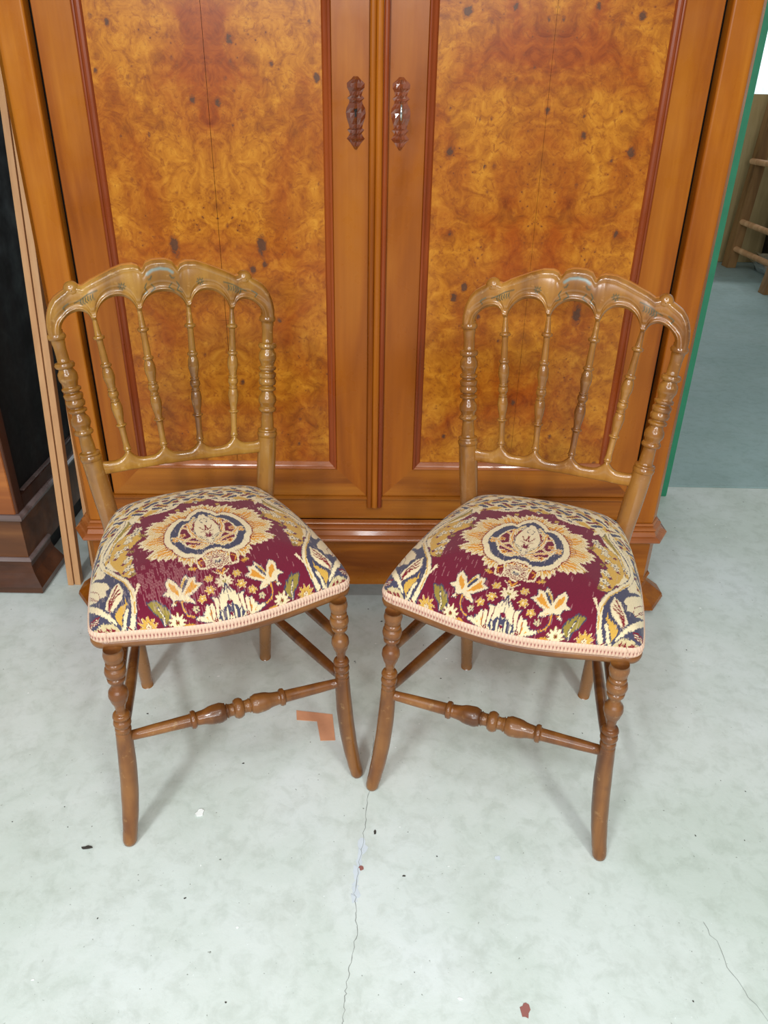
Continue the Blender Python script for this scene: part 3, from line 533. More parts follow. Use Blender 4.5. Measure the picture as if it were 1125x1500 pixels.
# ------------------------------------------------------------------ chairs
ART = """P|navy|155,-214.8 145.3,-197 141.4,-170.7 140.5,-148.6 151.3,-119.4 172.7,-75.9 184.7,-42.3 260,-45 260,-300 170,-300|0|-
P|cream|174.1,-75.5 169.2,-40.4 157.9,-10.4 142.2,14.4 129.5,32.3 119.5,52.1 119.7,78.4 140,160 190,260 260,120 260,-60|1|navy
T|-|112,270 112,60 150,20 176,-60 270,-60 270,270|0|-
S|cream|118,95 126,70 145,38 165,8 178,-20 188,-45|11|-
S|olive|120,82 128,60 142,38 156,18|8|-
S|cream|124,84 131,62 146,40 160,20|2.5|-
S|navy|137,62 150,44 166,22 180,-4|7|-
S|cream|140,62 153,45 168,24 180,0|1.8|-
S|navy|182,40 192,12 200,-15 212,-40|7|-
S|navy|196,-30 206,-46 222,-58|5|-
S|gold|150,30 162,6 170,-20 176,-45|2.5|-
P|gold|109.5,22.1 134.1,21.3 153.5,9.1 165.7,-18.8 172.1,-47.2 171.7,-71.4 158.1,-90.1 153.8,-109.8 144.3,-119.3 135.3,-118.4 131.9,-106.2 136.4,-82.6 131.2,-67.7 142.1,-46.6 128.3,-26.8 109.7,-6|1|navy
P|cream|173.7,-72.9 173.6,-54.4 170.4,-36.5 169.6,-50.7 165.4,-71.1 158.1,-90.1|0|-
F|cream|119.8,14.2|8.5|5:navy
F|cream|132.6,-2.2|8.5|5:navy
F|cream|152.3,-29.1|8.5|5:navy
F|cream|137.5,-62.5|8.5|5:navy
F|cream|138.9,-90.1|8.5|5:navy
F|cream|112.2,28|8.5|5:navy
F|cream|124.7,14.2|6|5:navy
F|cream|136.9,-4.5|6|5:navy
F|cream|156.8,-39|6|5:navy
F|cream|143.8,-69.6|6|5:navy
F|cream|144.7,-94.5|6|5:navy
F|cream|114.4,22|6|5:navy
F|cream|139.1,-23|6|5:navy
F|cream|171.2,-22.2|6|5:navy
F|cream|138.2,-108.4|6|5:navy
F|cream|130.9,9.6|6|5:navy
F|red|150.9,-3.9|3.5|4:navy
F|red|159.7,-45.8|3.5|4:navy
F|red|148.4,-74.5|3.5|4:navy
F|red|149.8,-101.2|3.5|4:navy
F|red|136.7,-31.4|3.5|4:navy
F|olive|135.3,-114.5|5|5:red
F|olive|131.1,-42.9|5|5:red
F|olive|103.3,-2.8|5|5:red
F|olive|109.5,2.6|5|5:red
S|navy|165.4,-212.9 156.3,-205.6 147.7,-188.8 144.2,-168.7 142.9,-149.6 149.3,-127.4 163.9,-98.6 182,-58.6 186.9,-29 182.7,-1.6 168.5,23.2 151.1,45.7 137.8,63.8 132.4,93 121.4,82.2 118.6,58.6|9.5|-
S|cream|165.4,-212.9 156.3,-205.6 147.7,-188.8 144.2,-168.7 142.9,-149.6 149.3,-127.4 163.9,-98.6 182,-58.6 186.9,-29 182.7,-1.6 168.5,23.2 151.1,45.7 137.8,63.8 132.4,93 121.4,82.2 118.6,58.6|7.5|-
S|gold|147.2,-191.5 143.5,-171.5 144.9,-152.5 152.1,-127.6 166.6,-97.8 181.9,-61.1|2|-
S|cream|144.2,-168.7 136.7,-154.1 131.7,-139.3|3.2|-
S|cream|136.7,-154.1 131.6,-143.8 129.7,-142.5|3|-
P|cream|180,-106.3 197.6,-82.4 227.3,-47.3 227.9,-56.2 228.7,-67.6 229.7,-86.8 230.5,-105.8 230.7,-114.4 200.7,-142.7 194.4,-137.6 183.6,-142.2 183.5,-128.5 176.1,-124.6|1|navy
S|red|194.4,-137.6 196.4,-119.5 228.6,-66.5 229.3,-77.3 230,-91.8 198.1,-141.9|1.3|-
S|red|229.4,-79.4 229.6,-83.9 204.2,-128.3|1.3|-
P|cream|193.6,-35 198.9,-58.8 200.7,-68.8 184.7,-86.3 179.7,-78.1|0|-
P|cream|160.9,-122.7 171.6,-130.4 180,-148.9 189,-167.3 183.6,-179 170.9,-172.3 160.2,-160.3 156.3,-145.3|1|navy
S|red|163.6,-129.2 170.1,-142.4 179.8,-157.3 183.7,-173.1|2.4|-
S|red|162.1,-140.2 171.3,-151.4 180.7,-165.7 183.3,-174.9|2.4|-
S|red|161.4,-148.2 172.6,-158.3 181.9,-171.9 182.9,-176.6|2.4|-
P|gold|155.3,-157 157.5,-170.5 167.8,-175.7 177.8,-184.5 177.4,-194.1 174.4,-203.9 168.5,-193.3 161.6,-183.2 154.7,-172.5|1.2|navy
S|navy|184.6,-205.4 181.9,-194.2 189.4,-180.2 230.9,-122.2|9|-
S|cream|184.6,-205.4 181.9,-194.2 189.4,-180.2 230.8,-116.8|6.5|-
S|cream|189.1,-182.3 200.4,-171.9 231,-125.5 231.1,-130.8|4|-
S|cream|157.1,-182.2 162.6,-191.9 169.3,-204.9 178.1,-209.2|5|-
P|beige|180.6,-206.1 180.6,-202.2 186.8,-193.8 199.8,-190.1 216.5,-192.6 225.7,-188.6 217.7,-195.4 240,-262 208,-262|2|navy
F|red|190.2,-202.6|4|4:-
F|red|197.4,-200.5|4|4:-
F|red|206.8,-199.7|4|4:-
F|red|212.1,-197.2|4|4:-
S|red|201.4,-178.3 218.8,-175.6 230.3,-181.8 219.1,-199.8|3|-
S|red|203.9,-181.7 222.8,-179.9 228.2,-188.6 219.1,-199.8|3|-
S|red|206.8,-185.6 230.4,-180.6 224.9,-194.3 219.1,-199.8|3|-
S|cream|202.4,-181.1 218.4,-180 229,-186.7|1.3|-
S|cream|205.1,-184.8 224.2,-182.7 225.9,-192.7|1.3|-
S|red|163.5,-211.8 165,-208.4|3|-
P|cream|16.3,109 23.1,103.9 30.3,87.2 37.8,73.6 61.4,65.7 84.9,68.1 106.5,71.9 104.5,47.5 150,110 180,210 0,260 0,78|0|-
P|gold|33.6,105.5 51.6,92.5 70,82.3 91.1,84.4 107.7,88.1 130,180 0,240 0,90|0|-
F|navy|41.3,92|7|5:cream
F|navy|59.3,80|7|5:cream
F|navy|80.1,81.2|7|5:cream
F|navy|100.7,80.8|7|5:cream
F|navy|34.9,113.1|7|5:cream
S|navy|19.8,114.4 31.8,95.8 44.2,80.4 62.8,72.3 83.7,74.6 105.1,77.3|1.3|-
T|-|0,270 0,86 14,86 24,92 112,62 112,270|0|-
T|-|106,270 106,84 118,72 128,84 150,62 170,40 270,20 270,270|0|-
S|cream|112,62 122,72 130,84 150,62|2.5|-
F|gold|36.6,60.9|4.5|3:olive
F|gold|79.6,28.1|4.5|3:olive
F|gold|107.8,-25.9|4.5|3:olive
F|gold|102.5,-83.6|4.5|3:olive
F|gold|46,-132.4|4.5|3:olive
R|-||0|-
P|red|1.4,51.2 9.3,45.8 19.5,35.4 27.7,19 39.3,23.7 52.4,15.1 61.8,-0.1 69.2,-16.9 74,-41 72.3,-60.3 64.8,-73.7 61.4,-86.9 50.4,-99.8 35.9,-105.6 26.7,-109.7 9.7,-97.1 0,-97.1 0,51.2|3.2|red
P|cream|1.4,51.2 9.3,45.8 19.5,35.4 27.7,19 39.3,23.7 52.4,15.1 61.8,-0.1 69.2,-16.9 74,-41 72.3,-60.3 64.8,-73.7 61.4,-86.9 50.4,-99.8 35.9,-105.6 26.7,-109.7 9.7,-97.1 0,-97.1 0,51.2|1.5|cream
P|navy|1.2,40.5 8.2,35.7 17.2,26.6 24.4,12.2 34.6,16.3 46.1,8.7 54.4,-4.6 60.9,-19.4 65.1,-40.6 63.6,-57.6 57,-69.4 54,-81 44.4,-92.4 31.6,-97.5 23.5,-101.1 8.5,-90 0,-90 0,40.5|0|-
P|cream|1,24.4 6.5,20.7 13.6,13.4 19.4,1.9 27.5,5.2 36.7,-0.8 43.3,-11.5 48.4,-23.2 51.8,-40.1 50.6,-53.6 45.4,-63 43,-72.2 35.3,-81.3 25.1,-85.3 18.7,-88.2 6.8,-79.4 0,-79.4 0,24.4|0|-
P|burgundy|0.9,20.4 6.1,16.9 12.8,10.1 18.1,-0.7 25.7,2.4 34.3,-3.2 40.5,-13.2 45.3,-24.2 48.5,-40 47.4,-52.6 42.4,-61.4 40.2,-70 33,-78.5 23.5,-82.3 17.5,-85 6.4,-76.7 0,-76.7 0,20.4|0|-
S|cream|1.2,-71 16.1,-59.4 26.5,-40.8 30.3,-15.5 40,-10.7|6.5|-
S|orange|1.2,-71 16.1,-59.4 26.5,-40.8 30.3,-15.5 40,-10.7|2.73|-
S|cream|5.2,-74.2 23.7,-63.7 40.5,-55.5 53.7,-38.8 60.4,-38.5|6|-
S|orange|5.2,-74.2 23.7,-63.7 40.5,-55.5 53.7,-38.8 60.4,-38.5|2.52|-
S|cream|20.7,-47.2 28.6,-26.1 27.8,-0.7 18.9,3.2|6|-
S|orange|20.7,-47.2 28.6,-26.1 27.8,-0.7 18.9,3.2|2.52|-
S|cream|14.5,-75.4 28.7,-78.5 36.5,-71.4|6|-
S|orange|14.5,-75.4 28.7,-78.5 36.5,-71.4|2.52|-
S|navy|1.5,-66.9 11.1,-57.5 21.4,-50.9 23.5,-37.1|1.1|-
S|navy|2.2,-70.6 15.1,-66.3 24.8,-56.9|1.1|-
F|orange|43,-36.6|6|5:cream
F|orange|31.4,-74.6|6|5:cream
F|orange|57.2,-47.2|6|5:cream
F|orange|27.8,-0.7|6|5:cream
F|red|43,-36.6|2|0:-
F|red|31.4,-74.6|2|0:-
S|cream|5.6,-76.5 15.9,-82.7 27.3,-83|5|-
S|gold|5.6,-76.5 15.9,-82.7 27.3,-83|1.75|-
S|cream|3.4,-71 17.1,-52.6 29.7,-46 45.7,-59.8|5|-
S|gold|3.4,-71 17.1,-52.6 29.7,-46 45.7,-59.8|1.75|-
S|cream|15,-53.5 21.1,-23.2 24.5,-2|5|-
S|gold|15,-53.5 21.1,-23.2 24.5,-2|1.75|-
S|cream|15.7,-5.6 23.3,5 13.7,19.6|5|-
S|gold|15.7,-5.6 23.3,5 13.7,19.6|1.75|-
P|cream|0,27.8 4.2,25.8 8.1,17.3 16,-0.5 21.1,-23.2 19.9,-42.6 11.1,-57.5 2.9,-62.3 0,-62.3|1|navy
S|red|16.7,2.3 20.6,-13.5 24.5,-22.8|3|-
S|red|2.9,-32 6.6,-26.6 10.8,-17.5|1.8|-
S|red|1.2,-41.2 6.7,-34 11.5,-34.5|1.4|-
S|red|1.5,-31.1 0.8,-12.2|1.5|-
S|navy|1.5,10.9 6.7,5.5 3.8,-5.4 2.7,-2.1|1|-
F|burgundy|0.4,-48.7|7.5|6:-
F|cream|0.7,-67.7|6|6:navy
S|navy|16,-46.6 9.2,-53.3 4.2,-56.9|1|-
F|cream|2.8,-123.3|23|8:-
F|red|2.8,-123.3|19.5|8:-
G|red|2.8,-123.3|17.5|-
F|cream|2.8,-123.3|12|6:-
F|burgundy|2.8,-123.3|10.5|6:-
F|cream|2.8,-123.3|7.5|6:-
F|navy|2.2,-126.8|4.5|6:cream
P|cream|23.1,-102.7 34,-110.2 35.3,-124.7 33.3,-137.9 21.2,-141.8 17.7,-127.3|0|-
P|red|24.1,-108.6 31.7,-113.4 32.7,-126.1 31.1,-133.9 22.3,-136.7 20.3,-125.9|0|-
S|orange|25,-116.9 31.7,-120.2 28.4,-129.8|2|-
S|orange|6.7,-147.1 0.3,-156 4.5,-156.8|3|-
S|cream|12.8,-150 0.6,-160.1 1.4,-161|2|-
S|navy|73.2,-189.7 74,-206.7 69.9,-218.9 60,-226.1|4.6|-
S|orange|73.2,-189.7 74,-206.7 69.9,-218.9 60,-226.1|2.4|-
P|cream|73.4,-190.9 83.8,-189.6 91.2,-198 82.7,-198.4 89.1,-179.6 99.7,-174.5 89.7,-167.3 91.2,-152.4 84.1,-143.3 75.6,-154.9 71,-169.5 64.7,-153.9 56.1,-142.9 54.7,-152.5 42.6,-151.8 45.3,-164.6 34.7,-171.1 48.9,-182.1 61.1,-188.5 53.7,-198.4 53.7,-203 65.5,-198.2|1.2|navy
P|orange|75.2,-184.5 81.6,-174.3 86.5,-167.1 85.9,-153.1 77.9,-161.5 74.1,-174.4|0|-
P|orange|67.7,-184.5 58.4,-170.8 48,-156.8 47.7,-166.1 42.4,-171.9 57.5,-181.6|0|-
P|gold|68.9,-164.3 63.7,-154.3 58.3,-149 60.8,-161.6 68.5,-172.7|0|-
P|navy|70,-175.1 65.9,-165.5 57.4,-152.4 55.3,-155.3 60.4,-166.9 68.6,-178.8|0|-
P|cream|66.6,-176.6 58.2,-164.7 57.2,-168.2 65.8,-180.6|0|-
P|orange|70.7,-193 57.1,-199 64.6,-194.4|0|-
P|orange|76.8,-191.6 84.6,-192.9 85.1,-195|0|-
P|olive|110.8,-222.1 110.4,-211.1 118.8,-200.7 125.2,-181 115.8,-181.8 113.1,-188 113.4,-179 105.2,-190.4 101.4,-200.4 101.4,-192.4 95.8,-207.3 100.6,-218.2 108.3,-221.9|2.2|navy
S|navy|110.1,-223.2 106.5,-210.7 111.8,-191.2|3|-
S|cream|110.1,-223.2 106.5,-210.7 111.4,-193.8|1.6|-
F|cream|89.1,-225|15|10:olive
F|red|89.1,-225|3.2|5:-
F|gold|135.4,-217.2|16|10:cream
F|cream|135.4,-217.2|5|6:red
P|orange|62.8,-241.4 62.5,-238.2 72.1,-231.8 80.9,-233.4 75.6,-240.9|1|olive
P|navy|65.7,-239.9 69.1,-236.9 78,-235.2 73.7,-238.9|0|-
F|gold|23.1,-162.7|7.5|6:beige
F|gold|25.6,-185.9|8.5|6:cream
F|gold|41.1,-199.9|7.5|5:cream
F|beige|54.7,-213.1|6|5:navy
F|cream|1.7,-174.1|13|9:beige
F|olive|1.7,-174.1|2.5|4:-
F|orange|40.5,-135.4|4.5|4:-
P|cream|58.8,-229.1 45.6,-237.1 37.7,-240.7 5.9,-243.9 0,-250 0,-178 2.2,-196.2 1.3,-190.5 6.1,-199 5.9,-188.3 13.4,-202.3 19,-203.1 27,-199.9 22.7,-209.5 27.8,-217.1 37.3,-211.5 35.5,-221.5 45.8,-223.3 42.7,-227.6 56.6,-225.8|1.6|navy
P|orange|50.5,-232.1 39.1,-230.6 40.7,-224.8 32.9,-224.6 30.9,-216.7 25.8,-222.5 26,-232.2 34.5,-238 41,-236.8|0|-
P|navy|24.1,-239.8 29.1,-235.4 20.4,-227.8 17.9,-221.4 13.6,-227.2 8.1,-217.1 1.1,-210.6 0,-172 0,-290|0|-
S|cream|14.7,-240.2 15.6,-235.5 16.2,-229|2.8|-
S|cream|8.2,-244.8 6.2,-234.1 6.3,-223.9|2.8|-
S|cream|2.9,-243.5 0.2,-230.4|2.8|-
S|cream|19.7,-242.4 23.9,-237.2|2.8|-
S|cream|0.7,-218.6 1.8,-212.2|2.8|-
S|cream|36.5,-238.1 38,-226.8 36.5,-216.6|5.5|-
S|cream|30,-234.4 28.4,-224.1 28.9,-212.6|5.5|-
S|cream|23.5,-231.7 21.7,-219 21.2,-207.8|5.5|-
S|cream|15.9,-222.5 12.4,-212.2 10.8,-200.2|5.5|-
S|cream|8.1,-217.1 4.2,-206.8 2.9,-197.2|5.5|-
S|cream|42.9,-235.7 48,-230.5 54,-228.7|5.5|-
S|burgundy|33,-238.2 32.9,-224.6 32.9,-215.7|1.2|-
S|burgundy|26,-232.2 24.8,-220.2 24.7,-208.6|1.2|-
S|burgundy|18.4,-224 16.5,-212.7 15.9,-203.5|1.2|-
F|burgundy|1.3,-214.5|4|4:-
F|burgundy|0.3,-233.3|3.5|4:-
F|red|27.4,-238.3|4.5|5:cream"""
PAL={'burgundy':(116,18,46),'cream':(236,214,172),'orange':(222,150,52),'navy':(72,68,88),'olive':(152,130,56),'red':(128,18,34),'gold':(212,164,72),'beige':(208,186,140)}
def paint_tapestry(art,px=.8,W=270,Y0=-300,Y1=270):
    nx=int(W/px); ny=int((Y1-Y0)/px)
    X,Y=np.meshgrid((np.arange(nx)+.5)*px,Y0+(np.arange(ny)+.5)*px)
    img=np.zeros((ny,nx,3)); img[:]=PAL['burgundy']
    rs=np.random.RandomState(4)
    def seg(pts,closed=False):
        d=np.full(X.shape,1e9); n=len(pts)
        for i in range(n if closed else n-1):
            a=pts[i];b=pts[(i+1)%n]; dx,dy=b[0]-a[0],b[1]-a[1]
            t=np.clip(((X-a[0])*dx+(Y-a[1])*dy)/(dx*dx+dy*dy+1e-9),0,1)
            d=np.minimum(d,np.hypot(X-a[0]-t*dx,Y-a[1]-t*dy))
        return d
    def inside(pts):
        m=np.zeros(X.shape,bool); n=len(pts)
        for i in range(n):
            a=pts[i];b=pts[(i+1)%n]
            if a[1]==b[1]: continue
            m^=((a[1]>Y)!=(b[1]>Y))&(X<(b[0]-a[0])*(Y-a[1])/(b[1]-a[1])+a[0])
        return m
    for ln in art.strip().split('\n'):
        k,c,pts,w,ex=ln.split('|'); w=float(w)
        pts=[tuple(map(float,q.split(','))) for q in pts.split()]
        if k=='P':
            m=inside(pts)
            if w and ex!='-': img[m|(seg(pts,True)<w)]=PAL[ex]
            img[m]=PAL[c]
        elif k=='S': img[seg(pts)<w/2]=PAL[c]
        elif k=='F':
            n,c2=ex.split(':'); n=int(n)
            for sx in (1,-1):
                dx=X-pts[0][0]*sx; dy=Y-pts[0][1]; r=np.hypot(dx,dy); th=np.arctan2(dy,dx)*sx if sx==1 else np.arctan2(dy,-dx)
                R=w*(.78+.22*np.cos(n*th)) if n else w
                if c2!='-': img[r<R+.8]=PAL[c2]
                img[r<R]=PAL[c]
                if c2!='-' and n: img[(r<w*.25)]=PAL[c2]
        elif k=='G':
            dx=X-pts[0][0]; dy=Y-pts[0][1]; r=np.hypot(dx,dy)
            g=((X/2.2).astype(int)+(np.abs(Y)/2.2).astype(int))%2==0
            img[(r<w)&g]=PAL['cream']
        elif k=='T':
            m=inside(pts)
            f=np.sin(X/5.5+1.6*np.sin(Y/6.))+np.sin(Y/4.2+1.5*np.sin(X/6.5)); g2=np.sin(X/9.+Y/7.)
            img[m]=PAL['cream']; img[m&(g2>.25)]=PAL['gold']; img[m&(f>.55)&(f<.95)]=PAL['cream']; img[m&(f>.95)]=PAL['navy']; img[m&(f<-1.35)]=PAL['burgundy']; img[m&(f<-.9)&(f>-1.1)]=PAL['olive']
        elif k=='R':
            cx,cy=0,-36; dx=X-cx; dy=Y-cy; r=np.hypot(dx,dy); th=np.arctan2(dy,dx)*57.296
            a=np.array([-110,-100,-90,-75,-62,-52,-45,-38,-28,-22,-17,-8,0,8,14,20,30,40,46,52,60,68,74,80,90])
            R=np.array([88,88,88,92,104,100,90,105,118,121,104,114,121,119,104,112,116,112,98,102,106,98,96,104,110])
            Ro=np.interp(th,a,R)
            saw=((th*1.0+r*.18)/6.5)%1.0
            Ro2=Ro-9+12*np.abs(saw-.5)*1.6
            s=(r-50)/(Ro-50)
            lobe=(((th+4)/27.)%1.0)
            m=r<Ro2; img[m]=PAL['cream']
            st=((th+r*.15)/3.4)%1.0
            img[m&(s<.86)&(st<.42)]=PAL['gold']
            o=m&(s<.62+.16*np.cos(th/57.3*13)); img[o]=PAL['orange']
            img[o&(((th-r*.1)/5.)%1.0<.24)]=PAL['cream']
            img[m&(s<.5)&(((th+r*.1)/4.1)%1.0<.28)]=PAL['red']
    return img

# outline control: half outline (a>=0) from front centre to back centre
def halfout():
    P=[]
    for i in range(0,25):
        a=.190*i/24; P.append((a,-.19-.034*max(0,np.cos(np.pi/2*a/.2))**1.35))
    # rounded corner
    cx,cy,r=.190,-.166,.0235
    for t in np.linspace(-90,5,10): P.append((cx+r*np.cos(np.radians(t)),cy+r*np.sin(np.radians(t))))
    # side to back (convex)
    A=np.array([.2137,-.160]);B=np.array([.207,-.03]);Cc=np.array([.185,.09]);D=np.array([.150,.175])
    for t in np.linspace(0.05,1,24):
        q=(1-t)**3*A+3*(1-t)**2*t*B+3*(1-t)*t*t*Cc+t**3*D; P.append(tuple(q))
    A=np.array([.150,.175]);B=np.array([.135,.205]);Cc=np.array([.06,.215]);D=np.array([0,.215])
    for t in np.linspace(.08,1,18):
        q=(1-t)**3*A+3*(1-t)**2*t*B+3*(1-t)*t*t*Cc+t**3*D; P.append(tuple(q))
    return np.array(P)
H2=halfout()
full=np.vstack([H2,(H2*[-1,1])[::-1][1:-1]])
ang=np.arctan2(full[:,1],full[:,0]); rad=np.hypot(full[:,0],full[:,1])
o=np.argsort(ang); ang=ang[o]; rad=rad[o]
def Rb(t): return np.interp(t,ang,rad,period=2*np.pi)
Z0,HH,NE=.452,.064,2.3
# flat cloth coordinates
TT=1-(1-np.linspace(0,1,4001))**3
ZT=HH*(1-TT**NE)**(1/NE)
RR=np.linspace(.14,.30,33)
ST=np.array([np.concatenate([[0],np.cumsum(np.hypot(np.diff(TT)*R,np.diff(ZT)))]) for R in RR])
def flat(a,y):
    a=np.asarray(a,float);y=np.asarray(y,float)
    th=np.arctan2(y,a);R=Rb(th);t=np.clip(np.hypot(a,y)/R,0,1)
    k=np.clip((R-RR[0])/(RR[1]-RR[0]),0,31.999);i=k.astype(int);fr=k-i
    # index of t in TT
    x=(1-(1-t)**(1/3))*4000;j=np.clip(x.astype(int),0,3999);g=x-j
    s=(ST[i,j]*(1-g)+ST[i,j+1]*g)*(1-fr)+(ST[i+1,j]*(1-g)+ST[i+1,j+1]*g)*fr
    return s*np.cos(th),s*np.sin(th)

IMG = paint_tapestry(ART)
SR = np.vectorize(lambda x: lin((x,))[0])(np.arange(256))
def seat_mesh(parent, worn, seed):
    N = 221
    g = np.linspace(-1, 1, 2 * N - 1)
    U, Vv = np.meshgrid(g, g, indexing='ij')
    mm = np.maximum(np.abs(U), np.abs(Vv)); th = np.arctan2(Vv, U)
    s_m = np.interp(mm, ST[8] / ST[8][-1], TT)      # even arc length
    Rr = Rb(th); a_ = s_m * Rr * np.cos(th); y_ = s_m * Rr * np.sin(th)
    z_ = Z0 + HH * np.clip(1 - s_m ** NE, 0, 1) ** (1 / NE)
    P = np.stack([a_, y_, z_], -1)
    fx, fy = flat(a_, y_); fx = fx * 1000; fy = fy * 1000
    rs = np.random.RandomState(seed); J = rs.uniform(-1.9, 1.9, 900)
    col_i = ((fx + 400) / 1.15).astype(int)
    fy2 = fy + J[col_i % 900]
    ix = np.clip((np.abs(fx) / .8).astype(int), 0, IMG.shape[1] - 1); iy = np.clip(((fy2 + 300) / .8).astype(int), 0, IMG.shape[0] - 1)
    C = IMG[iy, ix] / 255.0
    # worn pile: pale warp threads showing in streaks
    J2 = rs.rand(900, 80); blk = J2[col_i % 900, np.clip(((fy + 400 + J[col_i % 900] * 9) / 11).astype(int), 0, 79)]
    zone = np.exp(-((fx + 75) / 75) ** 2 - ((fy + 150) / 55) ** 2) * worn + .05
    thr = (blk < zone * .75) & (col_i % 2 == 0)
    C = np.where(thr[..., None], C * .45 + np.array([.80, .68, .60]) * .55, C)
    C = C * (1 + .07 * (rs.rand(*C.shape[:2])[..., None] - .5))
    C = SR[np.clip(C * 255, 0, 255).astype(int)]
    o = grid_obj('seat_cushion', P, M['tapestry'], parent, color=C); return o

def outline(off, n=540):
    """closed seat outline, evenly spaced, offset outward"""
    p = full.copy(); q = np.vstack([p, p[:1]]); L_ = np.concatenate([[0], np.cumsum(np.hypot(*np.diff(q, axis=0).T))])
    t_ = np.linspace(0, L_[-1], n, endpoint=False); X = np.interp(t_, L_, q[:, 0]); Y = np.interp(t_, L_, q[:, 1])
    for _ in range(2): X = (np.roll(X, 1) + X * 2 + np.roll(X, -1)) / 4; Y = (np.roll(Y, 1) + Y * 2 + np.roll(Y, -1)) / 4
    dx_ = np.roll(X, -1) - np.roll(X, 1); dy_ = np.roll(Y, -1) - np.roll(Y, 1); l_ = np.hypot(dx_, dy_)
    return X + dy_ / l_ * off, Y - dx_ / l_ * off, t_
def ring_sweep(name, prof, mat, parent, n=540, disp=None, color=None):
    cols = []
    for j, (o_, z) in enumerate(prof):
        X, Y, t_ = outline(o_, n); cols.append(np.stack([X, Y, np.full(n, z)], -1))
    P = np.stack(cols, 1)
    if disp is not None:
        Xa, Ya, t_ = outline(0, n); Xb, Yb, _ = outline(1, n); N_ = np.stack([Xb - Xa, Yb - Ya, np.zeros(n)], -1)
        P = P + disp(t_)[..., None] * N_[:, None, :]
    return grid_obj(name, P, mat, parent, wrapu=True, wrapv=True, color=color(t_) if color else None)

def ybk(z): return .185 + (z - .591) * .118
TOPC = [(0, .9235), (.012, .923), (.023, .919), (.029, .910), (.032, .909), (.036, .915), (.045, .9185), (.063, .9175), (.082, .911), (.100, .9035), (.120, .895), (.134, .887), (.139, .8885), (.145, .8905), (.152, .8905), (.158, .887), (.163, .8825), (.172, .8775), (.183, .871), (.1905, .863), (.196, .853), (.2, .842), (.202, .829), (.2015, .820), (.2005, .8135)]
def arch_z(a):
    a = abs(a)
    segs = ((-.0435, .0435, .8450, .8450, .8755), (.0435, .1225, .8450, .8355, .8725), (.1225, .1800, .8355, .8200, .8510))
    for c0, c1, q0, q1, pk in segs:
        if a <= c1:
            c0 = c0 + .0042; c1_ = c1 - (.0042 if c1 < .17 else 0); u = max(-1, min(1, (a - (c0 + c1_) / 2) / ((c1_ - c0) / 2))); b = q0 + (q1 - q0) * (u + 1) / 2
            bm_ = (q0 + q1) / 2; return b + (pk - bm_) * max(0, 1 - abs(u) ** 2.2) ** .60
    return .82
BOTC = [(x_, arch_z(x_)) for x_ in np.linspace(0, .1770, 119)] + [(.1778, .826), (.178, .8135)]
TOPC = [(x_, z_ + (.0085 if x_ < .165 else .0085 * max(0, (z_ - .8135) / .066))) for x_, z_ in TOPC]
